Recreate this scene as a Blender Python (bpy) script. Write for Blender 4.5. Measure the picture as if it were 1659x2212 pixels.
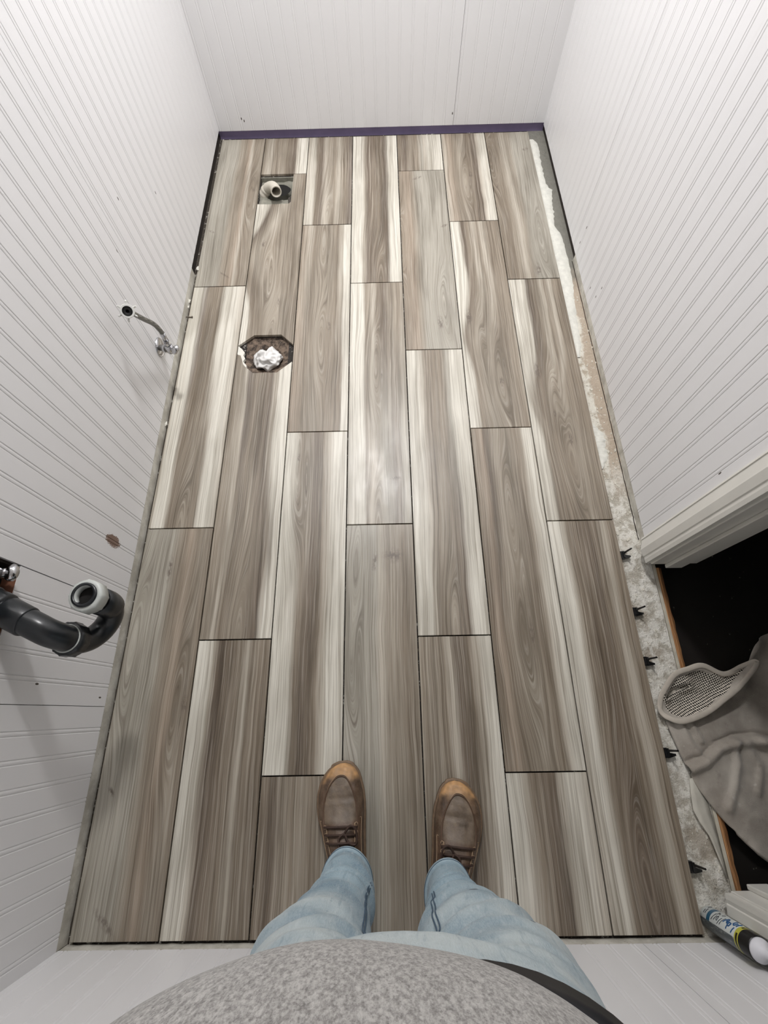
import bpy, bmesh, math, random
from mathutils import Vector, Matrix, noise as mnoise
random.seed(7)
PI = math.pi
for o in list(bpy.data.objects): bpy.data.objects.remove(o)
SC = bpy.context.scene
COL = SC.collection

# ------------------------------------------------------------------ camera, world, light, exposure
cam_d = bpy.data.cameras.new('camera'); cam = bpy.data.objects.new('camera', cam_d); COL.objects.link(cam)
cam.location = (0.0267, -2.2073, 1.3449)
cam.rotation_euler = (0.4006, 0.0160, -0.0154)
cam_d.sensor_fit = 'HORIZONTAL'; cam_d.sensor_width = 36.0
cam_d.lens = 1024.45 / 1659 * 36.0
cam_d.clip_start = 0.01
SC.camera = cam
w = bpy.data.worlds.new('world'); SC.world = w; w.use_nodes = True
w.node_tree.nodes['Background'].inputs[0].default_value = (0.55, 0.6, 0.7, 1)
w.node_tree.nodes['Background'].inputs[1].default_value = 0.01
ld = bpy.data.lights.new('ceiling_lamp_light', 'AREA'); ld.shape = 'DISK'; ld.size = 0.24; ld.energy = 42.0
ld.color = (1.0, 0.988, 0.986)
lo = bpy.data.objects.new('ceiling_lamp_light', ld); COL.objects.link(lo); lo.location = (-0.03, -0.33, 2.33)
SC.view_settings.view_transform = 'Standard'; SC.view_settings.look = 'None'
SC.view_settings.exposure = -0.16; SC.view_settings.gamma = 1.0
SC.view_settings.use_curve_mapping = False

# ------------------------------------------------------------------ helpers
def lin(c):
    return tuple(((v/255)/12.92 if v/255 <= .04045 else ((v/255+.055)/1.055)**2.4) for v in c) + (1,)

class NT:
    """small node expression helper"""
    def __init__(s, name):
        s.m = bpy.data.materials.new(name); s.m.use_nodes = True
        s.t = s.m.node_tree; s.b = s.t.nodes['Principled BSDF']
    def n(s, typ, **kw):
        nd = s.t.nodes.new(typ)
        for k, v in kw.items(): setattr(nd, k, v)
        return nd
    def put(s, sock, v):
        if hasattr(v, 'is_output') or isinstance(v, bpy.types.NodeSocket): s.t.links.new(v, sock)
        else: sock.default_value = v
    def M(s, op, a, b=None, c=None, clamp=False):
        nd = s.n('ShaderNodeMath', operation=op); nd.use_clamp = clamp
        s.put(nd.inputs[0], a)
        if b is not None: s.put(nd.inputs[1], b)
        if c is not None: s.put(nd.inputs[2], c)
        return nd.outputs[0]
    def add(s, *a):
        r = a[0]
        for x in a[1:]: r = s.M('ADD', r, x)
        return r
    def sub(s, a, b): return s.M('SUBTRACT', a, b)
    def mul(s, a, b): return s.M('MULTIPLY', a, b)
    def step(s, x, a, b, to0=0.0, to1=1.0):
        nd = s.n('ShaderNodeMapRange', interpolation_type='SMOOTHSTEP')
        s.put(nd.inputs[0], x); nd.inputs[1].default_value = a; nd.inputs[2].default_value = b
        nd.inputs[3].default_value = to0; nd.inputs[4].default_value = to1
        return nd.outputs[0]
    def xyz(s, x, y, z=0.0):
        nd = s.n('ShaderNodeCombineXYZ')
        for i, v in enumerate((x, y, z)): s.put(nd.inputs[i], v)
        return nd.outputs[0]
    def noise(s, vec, scale=1.0, detail=2.0, rough=.5, dist=0.0):
        nd = s.n('ShaderNodeTexNoise'); s.put(nd.inputs['Vector'], vec)
        nd.inputs['Scale'].default_value = scale; nd.inputs['Detail'].default_value = detail
        nd.inputs['Roughness'].default_value = rough; nd.inputs['Distortion'].default_value = dist
        return nd.outputs[0]
    def mix(s, f, a, b):
        nd = s.n('ShaderNodeMix', data_type='RGBA')
        s.put(nd.inputs[0], f); s.put(nd.inputs[6], a); s.put(nd.inputs[7], b)
        return nd.outputs[2]
    def ramp(s, x, stops):
        nd = s.n('ShaderNodeValToRGB'); el = nd.color_ramp.elements
        while len(el) < len(stops): el.new(0.5)
        for e, (p, c) in zip(el, stops): e.position = p; e.color = c
        s.put(nd.inputs[0], x); return nd.outputs[0]
    def coords(s, kind='Object'):
        t = s.n('ShaderNodeTexCoord'); sp = s.n('ShaderNodeSeparateXYZ')
        s.t.links.new(t.outputs[kind], sp.inputs[0])
        return t.outputs[kind], sp.outputs[0], sp.outputs[1], sp.outputs[2]
    def bump(s, h, strength=.3, dist=.002):
        nd = s.n('ShaderNodeBump'); nd.inputs['Strength'].default_value = strength
        nd.inputs['Distance'].default_value = dist
        s.put(nd.inputs['Height'], h); s.t.links.new(nd.outputs[0], s.b.inputs['Normal'])
    def fin(s, col, rough=.5, metal=0.0, spec=.5):
        s.put(s.b.inputs['Base Color'], col); s.put(s.b.inputs['Roughness'], rough)
        s.b.inputs['Metallic'].default_value = metal; s.b.inputs['Specular IOR Level'].default_value = spec
        return s.m

def plain(name, rgb, rough=.5, metal=0.0, spec=.5, var=.08, scale=40, bump=0.0):
    k = NT(name); v, x, y, z = k.coords()
    nz = k.noise(v, scale, 3)
    c = lin(rgb); d = tuple(a*(1-var*2) for a in c[:3]) + (1,); e = tuple(min(1, a*(1+var)) for a in c[:3]) + (1,)
    if bump: k.bump(nz, bump, .002)
    return k.fin(k.mix(nz, d, e), rough, metal, spec)

def mk(name, verts, faces, mat=None, parent=None, smooth=False, recalc=True, uvs=None, cols=None):
    me = bpy.data.meshes.new(name); me.from_pydata([tuple(v) for v in verts], [], faces); me.validate()
    if recalc:
        bm = bmesh.new(); bm.from_mesh(me); bmesh.ops.recalc_face_normals(bm, faces=bm.faces); bm.to_mesh(me); bm.free()
    if smooth:
        for p in me.polygons: p.use_smooth = True
    if cols is not None:
        at = me.color_attributes.new('Col', 'FLOAT_COLOR', 'POINT')
        for i, c in enumerate(cols): at.data[i].color = c
    if uvs is not None:
        ul = me.uv_layers.new(name='UVMap')
        for lp in me.loops: ul.data[lp.index].uv = uvs(me.vertices[lp.vertex_index].co)
    if mat: me.materials.append(mat)
    o = bpy.data.objects.new(name, me); COL.objects.link(o)
    if parent: o.parent = parent
    return o

class MB:
    def __init__(s): s.v = []; s.f = []
    def addm(s, v, f):
        k = len(s.v); s.v += [tuple(p) for p in v]; s.f += [tuple(i+k for i in q) for q in f]; return s
    def box(s, x0, x1, y0, y1, z0, z1):
        return s.addm([(x0,y0,z0),(x1,y0,z0),(x1,y1,z0),(x0,y1,z0),(x0,y0,z1),(x1,y0,z1),(x1,y1,z1),(x0,y1,z1)],
                      [(0,3,2,1),(4,5,6,7),(0,1,5,4),(1,2,6,5),(2,3,7,6),(3,0,4,7)])
    def rings(s, rings, cap=True, closed=False):
        n = len(rings[0]); v = [p for r in rings for p in r]; f = []
        m = len(rings)
        for i in range(m if closed else m-1):
            for j in range(n):
                a = i*n+j; b = i*n+(j+1) % n; i2 = (i+1) % m
                f.append((a, b, i2*n+(j+1) % n, i2*n+j))
        if cap and not closed:
            f.append(tuple(range(n-1, -1, -1))); f.append(tuple((m-1)*n+j for j in range(n)))
        return s.addm(v, f)
    def tube(s, pts, r, n=10, cap=True, closed=False):
        pts = [Vector(p) for p in pts]; R = []
        up = None
        for i, p in enumerate(pts):
            if closed: t = pts[(i+1) % len(pts)] - pts[i-1]
            else: t = pts[min(i+1, len(pts)-1)] - pts[max(i-1, 0)]
            t.normalize()
            if up is None:
                up = Vector((0,0,1)) if abs(t.z) < .9 else Vector((1,0,0))
            a = t.cross(up)
            if a.length < 1e-6: a = t.orthogonal()
            a.normalize(); b = a.cross(t).normalized(); up = b
            rr = r(i/(len(pts)-1)) if callable(r) else r
            R.append([p + (a*math.cos(2*PI*j/n) + b*math.sin(2*PI*j/n))*rr for j in range(n)])
        return s.rings(R, cap, closed)
    def ring(s, c, axis, r_out, r_in, h, n=28, ribs=0):
        """hollow collar, centred at base c"""
        c = Vector(c); ax = Vector(axis).normalized(); a = ax.orthogonal().normalized(); b = ax.cross(a)
        def circ(r, hh, rib=False):
            return [c + ax*hh + (a*math.cos(2*PI*j/n)+b*math.sin(2*PI*j/n))*(r*(1.05 if rib and ribs and j % max(1, n//ribs) == 0 else 1)) for j in range(n)]
        return s.rings([circ(r_out, 0, True), circ(r_out, h*.85, True), circ(r_out*.95, h), circ(r_in, h), circ(r_in, 0)], False, True)
    def build(s, name, mat, parent=None, smooth=False, **kw):
        return mk(name, s.v, s.f, mat, parent, smooth, **kw)

def spline(pts, n=8, closed=False):
    """Catmull-Rom through pts"""
    P = [Vector(p) for p in pts]; out = []
    m = len(P); rng = range(m if closed else m-1)
    for i in rng:
        p0 = P[i-1] if (i > 0 or closed) else P[0]; p1 = P[i]; p2 = P[(i+1) % m]
        p3 = P[(i+2) % m] if (closed or i+2 < m) else P[-1]
        for k in range(n):
            t = k/n
            out.append(.5*((2*p1)+(p2-p0)*t+(2*p0-5*p1+4*p2-p3)*t*t+(3*p1-p0-3*p2+p3)*t**3))
    if not closed: out.append(P[-1])
    return out

def lerp_tab(tab, t):
    for (a, *va), (b, *vb) in zip(tab, tab[1:]):
        if t <= b:
            k = (t-a)/(b-a) if b > a else 0
            k = min(1, max(0, k))
            return [x+(y-x)*k for x, y in zip(va, vb)]
    return list(tab[-1][1:])

def tag(o, label, cat, group=None):
    o['label'] = label; o['category'] = cat
    if group: o['group'] = group
    return o
def structure(o, label=None, cat=None):
    o['kind'] = 'structure'
    if label: o['label'] = label
    if cat: o['category'] = cat
    return o
def thing(name, label, cat, loc=(0,0,0), group=None):
    o = bpy.data.objects.new(name, None); COL.objects.link(o); o.location = loc; o.empty_display_size = .05
    return tag(o, label, cat, group)
def bev(o, wdt=.0015, seg=2):
    m = o.modifiers.new('bevel', 'BEVEL'); m.width = wdt; m.segments = seg; m.limit_method = 'ANGLE'; m.angle_limit = .7
    return o

# ------------------------------------------------------------------ room dimensions (metres, tile top is z = 0)
XL, XR, YB, YF, ZC = -.717, .778, .275, -2.677, 2.40
SUB = -.011
W = .203; L3 = .33553; LT = 3*L3
DOOR0, DOOR1 = -1.828, -2.585        # door opening in the right wall

# ------------------------------------------------------------------ materials of the shell
def panel_mat():
    k = NT('painted_beadboard'); v, x, y, z = k.coords()
    n1 = k.noise(v, 2.2, 3); n2 = k.noise(k.xyz(k.mul(x, 60), k.mul(y, 60), k.mul(z, 5)), 1, 3)
    n3 = k.noise(v, 260, 2)
    c = k.mix(n1, lin((228, 228, 229)), lin((233, 232, 233)))
    c = k.mix(k.step(n2, .66, .8, 0, .10), c, lin((190, 187, 180)))
    k.bump(n3, .05, .0006)
    return k.fin(c, .38, 0, .45)
M_panel = panel_mat()
PRK = ((-.575, .134), (-.570, .071), (-.796, .063), (-.8715, .130), (-.861, .083), (-1.72, .38))
def panel_spot_mat(name, chip, pricks, axis):
    """same paint with a chipped brown spot and a few nail pricks (left wall)"""
    k = NT(name); v, x, y, z = k.coords(); yy_ = x if axis == 'x' else y
    n1 = k.noise(v, 2.2, 3); nz = k.noise(v, 220, 4, .7)
    n2 = k.noise(k.xyz(k.mul(x, 60), k.mul(y, 60), k.mul(z, 5)), 1, 3)
    c = k.mix(n1, lin((228, 228, 229)), lin((233, 232, 233)))
    c = k.mix(k.step(n2, .66, .8, 0, .10), c, lin((190, 187, 180)))
    def spot(cy, cz, ry, rz, j, colr, c):
        d = k.M('SQRT', k.add(k.M('POWER', k.mul(k.sub(yy_, cy), 1/ry), 2.0), k.M('POWER', k.mul(k.sub(z, cz), 1/rz), 2.0)))
        d = k.add(d, k.mul(k.sub(nz, .5), j))
        return k.mix(k.step(d, .95, 1.0, 1, 0), c, lin(colr))
    if chip: c = spot(-1.768, .147, .0165, .034, 1.5, (128, 104, 92), c)
    for cy, cz in pricks: c = spot(cy, cz, .0022, .0055, .3, (70, 64, 58), c)
    k.bump(k.noise(v, 260, 2), .05, .0006)
    return k.fin(c, .38, 0, .45)
M_panelL = panel_spot_mat('painted_beadboard_chipped', True, ((-1.005, .42), (-.86, .47), (-2.14, .30), (-2.16, .06), (-.62, .33)), 'y')
M_panelR = panel_spot_mat('painted_beadboard_pricked', False, PRK, 'y')
M_panelB = panel_spot_mat('painted_beadboard_scuffed', False, ((-.60, .075), (.353, .073), (-.59, .066)), 'x')
M_back = plain('dark_wall_backing', (46, 38, 32), .9, var=.3, scale=30)
M_purple = plain('purple_board', (132, 120, 154), .7, var=.10, scale=25)
M_trim = plain('painted_trim', (222, 220, 213), .35, var=.05, scale=14)
def base_mat():
    k = NT('old_base_strip'); v, x, y, z = k.coords()
    n1 = k.noise(v, 14, 5, .65); n2 = k.noise(v, 60, 4, .7)
    c = k.mix(k.step(n1, .35, .65), lin((178, 174, 163)), lin((212, 209, 199)))
    c = k.mix(k.step(n2, .62, .72, 0, .55), c, lin((112, 96, 78)))
    k.bump(n2, .5, .002)
    return k.fin(c, .8)
M_base = base_mat()
M_ceil = plain('ceiling_paint', (236, 234, 230), .9, var=.02)

def substrate_mat():
    k = NT('old_floor_substrate'); v, x, y, z = k.coords()
    n1 = k.noise(v, 9, 6, .62); n2 = k.noise(v, 34, 5, .68); n3 = k.noise(k.xyz(k.mul(x, 26), k.mul(y, 7), 0.0), 1, 5, .65)
    n4 = k.noise(v, 120, 3, .7)
    grey = k.mix(n2, lin((112, 110, 102)), lin((146, 144, 135)))
    skim = k.mix(k.step(n2, .35, .55), lin((178, 166, 148)), lin((222, 218, 206)))
    tan = k.mix(n2, lin((166, 150, 132)), lin((206, 192, 174)))
    wet = k.mix(k.step(n2, .40, .58), lin((184, 178, 165)), lin((230, 227, 218)))
    # bands along the strip: grey mortar bed at the far end, tan glue and white skim in the middle, pale plaster by the door
    xe = k.add(x, k.mul(k.sub(n3, .5), .10))
    mid = k.mix(k.step(xe, .738, .752), skim, tan)
    near = k.mix(k.step(n1, .54, .62, 0, .8), wet, k.mix(n2, lin((140, 130, 116)), lin((196, 186, 170))))
    near = k.mix(k.step(n3, .60, .68, 0, .9), near, lin((226, 224, 216)))
    yy = k.add(y, k.mul(k.sub(n1, .5), .25))
    c = k.mix(k.step(yy, -1.62, -1.45), near, mid)
    # left of the tiles the narrow edge gap is coloured dark grey
    c = k.mix(k.step(x, -.715, -.712, 1, 0), c, lin((72, 65, 57)))
    # grey mortar under the planks, seen only down the open joints
    c = k.mix(k.mul(k.step(x, -.708, -.706), k.step(x, .7085, .7105, 1, 0)), c, lin((46, 41, 37)))
    n6 = k.noise(v, 62, 5, .75)
    c = k.mix(k.step(n6, .62, .68, 0, .55), c, lin((142, 124, 106)))
    c = k.mix(k.step(n6, .42, .36, 0, .5), c, lin((232, 229, 220)))
    c = k.mix(k.step(n4, .68, .74, 0, .7), c, lin((92, 78, 66)))
    c = k.mix(k.mul(k.step(yy, -.72, -.60), k.step(x, .709, .7105)), c, grey)
    k.bump(k.add(n2, k.mul(n6, .8), k.mul(n4, .5)), 1.0, .006)
    return k.fin(c, .85)
M_sub = substrate_mat()

# ------------------------------------------------------------------ floor substrate with the two pipe pits
HSQ = (-.508, -.360, -.202, -.002)      # square hole x0 x1 y0 y1
HOC = (-.500, -.304, -1.096, -.918)     # octagonal hole
fl = MB()
y0s = [YF-.05, HOC[2], HOC[3], HSQ[2], HSQ[3], YB+.06]
def slab(x0, x1, y0, y1): fl.box(x0, x1, y0, y1, SUB-.05, SUB)
XA, XB = -.78, .797
slab(XA, XB, y0s[0], y0s[1]); slab(XA, HOC[0]+.02, y0s[1], y0s[2]); slab(HOC[1]-.02, XB, y0s[1], y0s[2])
slab(XA, XB, y0s[2], y0s[3]); slab(XA, HSQ[0], y0s[3], y0s[4]); slab(HSQ[1], XB, y0s[3], y0s[4]); slab(XA, XB, y0s[4], y0s[5])
fl.box(XA, XB, YF-.05, YB+.06, -.20, -.19)
floor = structure(fl.build('floor', M_sub), 'tiled bathroom floor with bare patchy substrate strip along the right wall', 'floor')

# pit liners
M_pitgrey = plain('mortar_grey', (150, 148, 136), .9, var=.25, scale=50, bump=.6)
M_pitdark = plain('pit_black', (22, 20, 18), .9, var=.2)
def ground_mat():
    k = NT('crusted_flange_dirt'); v, x, y, z = k.coords()
    n1 = k.noise(v, 45, 5, .7); n2 = k.noise(v, 140, 4, .7)
    c = k.mix(k.step(n1, .36, .62), lin((58, 48, 41)), lin((142, 124, 108)))
    c = k.mix(k.step(n2, .64, .70), c, lin((206, 200, 188)))
    k.bump(k.add(n1, n2), 1.0, .006)
    return k.fin(c, .75)
M_dirt = ground_mat()

# white thinset ridge on the far right
def rough_strip(name, pts, z, mat, parent, th=.004):
    """pts: list of (y, x0, x1) cross lines; edges roughened"""
    v = []; f = []; prev = None
    yy = []
    N = 90
    for i in range(N+1):
        y = pts[0][0] + (pts[-1][0]-pts[0][0])*i/N
        a, b = lerp_tab([(-p[0], p[1], p[2]) for p in pts], -y)
        a += .0015*mnoise.noise((y*90, 1, 0)); b += .006*mnoise.noise((y*70, 5, 0)) + .004*mnoise.noise((y*230, 8, 0))
        yy.append((y, a, max(b, a+.003)))
    m = 5
    for (y, a, b) in yy:
        for j in range(m):
            t = j/(m-1); x = a+(b-a)*t
            hh = th*(math.sin(PI*min(1, max(0, .12+.8*t)))**.6) * (1+.5*mnoise.noise((x*200, y*160, 3)))
            if j in (0, m-1): hh = 0
            v.append((x, y, z+hh))
    for i in range(N):
        for j in range(m-1): f.append((i*m+j, i*m+j+1, (i+1)*m+j+1, (i+1)*m+j))
    return mk(name, v, f, mat, parent, True)
M_thin = plain('white_thinset', (224, 223, 214), .8, var=.14, scale=60, bump=.6)
rough_strip('thinset_ridge', [(.215, .7115, .735), (.18, .7105, .748), (.0, .7105, .742), (-.10, .7105, .744), (-.145, .7105, .764),
    (-.20, .7105, .752), (-.30, .7105, .747), (-.36, .7105, .738), (-.42, .7105, .758), (-.48, .7105, .762), (-.66, .7105, .762), (-.80, .7105, .748), (-1.0, .7105, .736), (-1.05, .7105, .724)], SUB, M_thin, floor, .0035)
rough_strip('thinset_ridge', [(-1.33, .7105, .720), (-1.37, .7105, .745), (-1.46, .7105, .742), (-1.50, .7105, .716)], SUB, M_thin, floor, .004)
M_crack = plain('dark_joint', (48, 42, 36), .9, var=.2)
R_ = []
for i in range(81):
    y = -1.74+1.17*i/80; e = .0012*mnoise.noise((y*40, 2, 0)); hw = .0011+.0007*mnoise.noise((y*60, 7, 0))
    R_.append([(.7762+e-hw, y, SUB-.004), (.7762+e-hw, y, SUB+.0012), (.7762+e+hw, y, SUB+.0012), (.7762+e+hw, y, SUB-.004)])
MB().rings(R_).build('wall_joint', M_crack, floor)
crm = MB(); rr_ = random.Random(11)
for i in range(330):
    y = rr_.uniform(-2.60, -.70); x = .7135+(.062 if y > -1.75 else .080)*rr_.random()**1.3; sz = rr_.uniform(.0010, .0036)*(1.4 if rr_.random() < .15 else 1)
    a = rr_.uniform(0, 6.28); q = [(x+sz*math.cos(a+k_*1.257)*rr_.uniform(.5, 1.3), y+sz*1.6*math.sin(a+k_*1.257)*rr_.uniform(.5, 1.3)) for k_ in range(5)]
    crm.rings([[(u_, v_, SUB-.0005) for u_, v_ in q], [(x+(u_-x)*.7, y+(v_-y)*.7, SUB+sz*.55) for u_, v_ in q]])
o = crm.build('mortar_crumbs', plain('mortar_crumb', (222, 217, 204), .9, var=.25, scale=25), floor); o['kind'] = 'stuff'
# peeled skim lifted along the door side
M_peel = plain('peeled_skim', (206, 202, 190), .8, var=.10, scale=40, bump=.4)
pv = []; pf = []
pe = [(-2.37, .757, .786), (-2.40, .752, .790), (-2.43, .748, .794), (-2.46, .757, .796), (-2.49, .772, .797), (-2.53, .783, .797), (-2.57, .790, .797)]
for i, (y, a, b) in enumerate(pe):
    for j in range(4):
        t = j/3; pv.append((a+(b-a)*t, y+.004*math.sin(i*2.1+j), SUB+.001+.011*(1-t)**1.2))
for i in range(len(pe)-1):
    for j in range(3): pf.append((i*4+j, i*4+j+1, (i+1)*4+j+1, (i+1)*4+j))
o = mk('peeled_skim', pv, pf, M_peel, floor, True)
sm = o.modifiers.new('solid', 'SOLIDIFY'); sm.thickness = .0025
# ------------------------------------------------------------------ plank tiles
C_ = {'c': (224, 220, 208), 'b': (142, 130, 114), 'd': (116, 103, 89), 'g': (173, 168, 156), 'p': (170, 155, 138), 'm': (159, 149, 134), 'l': (192, 184, 170), 'k': (136, 126, 116)}
def stops(s):
    """'c0 c.2 b.24 ...' -> colour ramp stops"""
    return [(float(t[1:] or 0), lin(C_[t[0]])) for t in s.split()]
def wood_mat(i, top, bot=None, wob=.10, sc=(), figs=(), knots=(), lines=0.0, streak=1.0):
    seed = i*3.17+.5
    k = NT('wood_print_tile_%02d' % i)
    uvn = k.n('ShaderNodeUVMap'); sp = k.n('ShaderNodeSeparateXYZ'); k.t.links.new(uvn.outputs[0], sp.inputs[0])
    u, y = sp.outputs[0], sp.outputs[1]
    n1 = k.noise(k.xyz(k.mul(u, 1.3), k.mul(y, 2.4), seed), 1, 2)
    n2 = k.noise(k.xyz(k.mul(u, 5), k.mul(y, 9), seed+3), 1, 3)
    n5 = k.noise(k.xyz(k.mul(u, 30), k.mul(y, 4.5), seed+21), 1, 3)
    uw = k.add(u, k.mul(k.sub(n1, .5), wob*1.3), k.mul(k.sub(n2, .5), .03), k.mul(k.sub(n5, .5), .07))
    for (A, y0, sg) in sc:
        d = k.mul(k.sub(y, y0), 1/sg)
        uw = k.add(uw, k.mul(k.M('EXPONENT', k.mul(k.mul(d, d), -1.0)), A))
    base = k.ramp(uw, stops(top))
    if bot: base = k.mix(k.step(y, .2, .8), base, k.ramp(uw, stops(bot)))
    X = k.add(k.mul(u, .2), k.mul(k.sub(n1, .5), .022), k.mul(k.sub(n2, .5), .005))
    s = X
    for (fu, fy, asp) in figs:
        a = k.sub(X, fu*.2); b = k.mul(k.sub(y, fy), asp*.55)
        e = k.add(k.M('SQRT', k.add(k.mul(a, a), k.mul(b, b))), fu*.2)
        d = k.mul(k.sub(y, fy), 1/.24); ax = k.mul(a, 1/.048)
        wg = k.M('EXPONENT', k.mul(k.add(k.mul(d, d), k.mul(ax, ax)), -1.0))
        s = k.add(s, k.mul(k.sub(e, s), wg))
    st1 = k.noise(k.xyz(k.mul(s, 105), k.mul(y, .9), seed+5), 1, 3, .6)
    st4 = k.noise(k.xyz(k.mul(s, 260), k.mul(y, 2.2), seed+7), 1, 2, .55)
    st2 = k.noise(k.xyz(k.mul(s, 620), k.mul(y, 6), seed+9), 1, 3, .6)
    st3 = k.noise(k.xyz(k.mul(X, 16), k.mul(y, 2.6), seed+12), 1, 3)
    def shade(c, f, m):
        nd = k.n('ShaderNodeMix', data_type='RGBA', blend_type='MULTIPLY')
        k.put(nd.inputs[0], f); k.put(nd.inputs[6], c); nd.inputs[7].default_value = m + (1,); return nd.outputs[2]
    c = shade(base, k.step(st1, .54, .36, 0, .85*streak), (.645, .62, .585))
    c = k.mix(k.step(st1, .58, .70, 0, .36*streak), c, lin((194, 185, 169)))
    c = shade(c, k.step(st3, .34, .60, .9, 0), (.73, .72, .70))
    c = k.mix(k.step(st4, .56, .70, 0, .28), c, lin((208, 201, 187)))
    c = shade(c, k.step(st4, .47, .33, 0, .9), (.70, .68, .66))
    c = k.mix(k.step(st2, .50, .70, .0, .22), c, lin((214, 209, 199)))
    c = shade(c, k.step(st2, .50, .30, .0, .9), (.72, .70, .69))
    if lines:
        lw = k.M('ABSOLUTE', k.M('SINE', k.add(k.mul(s, 420), k.mul(n1, 9))))
        c = k.mix(k.step(lw, .0, .30, lines, 0), c, lin((116, 106, 96)))
    for (ku, ky, rx, ry, tilt) in knots:
        a = k.sub(k.mul(u, .2), ku*.2); b = k.sub(y, ky); ct, sn = math.cos(tilt), math.sin(tilt)
        a2 = k.mul(k.add(k.mul(a, ct), k.mul(b, sn)), 1/rx); b2 = k.mul(k.sub(k.mul(b, ct), k.mul(a, sn)), 1/ry)
        d = k.M('SQRT', k.add(k.mul(a2, a2), k.mul(b2, b2)))
        nk = k.noise(k.xyz(k.mul(u, 26), k.mul(y, 55), seed), 1, 4, .7)
        f = k.mul(k.step(d, .15, 1.0, 1, 0), k.step(nk, .38, .60, 0, .8))
        c = k.mix(f, c, lin((92, 80, 72)))
    k.bump(st2, .06, .0006)
    rg = k.step(n2, .3, .7, .33, .42)
    return k.fin(c, rg, 0, .5)

V0 = -.775      # back cut of the planks in joint units
V8 = 7.965
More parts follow.
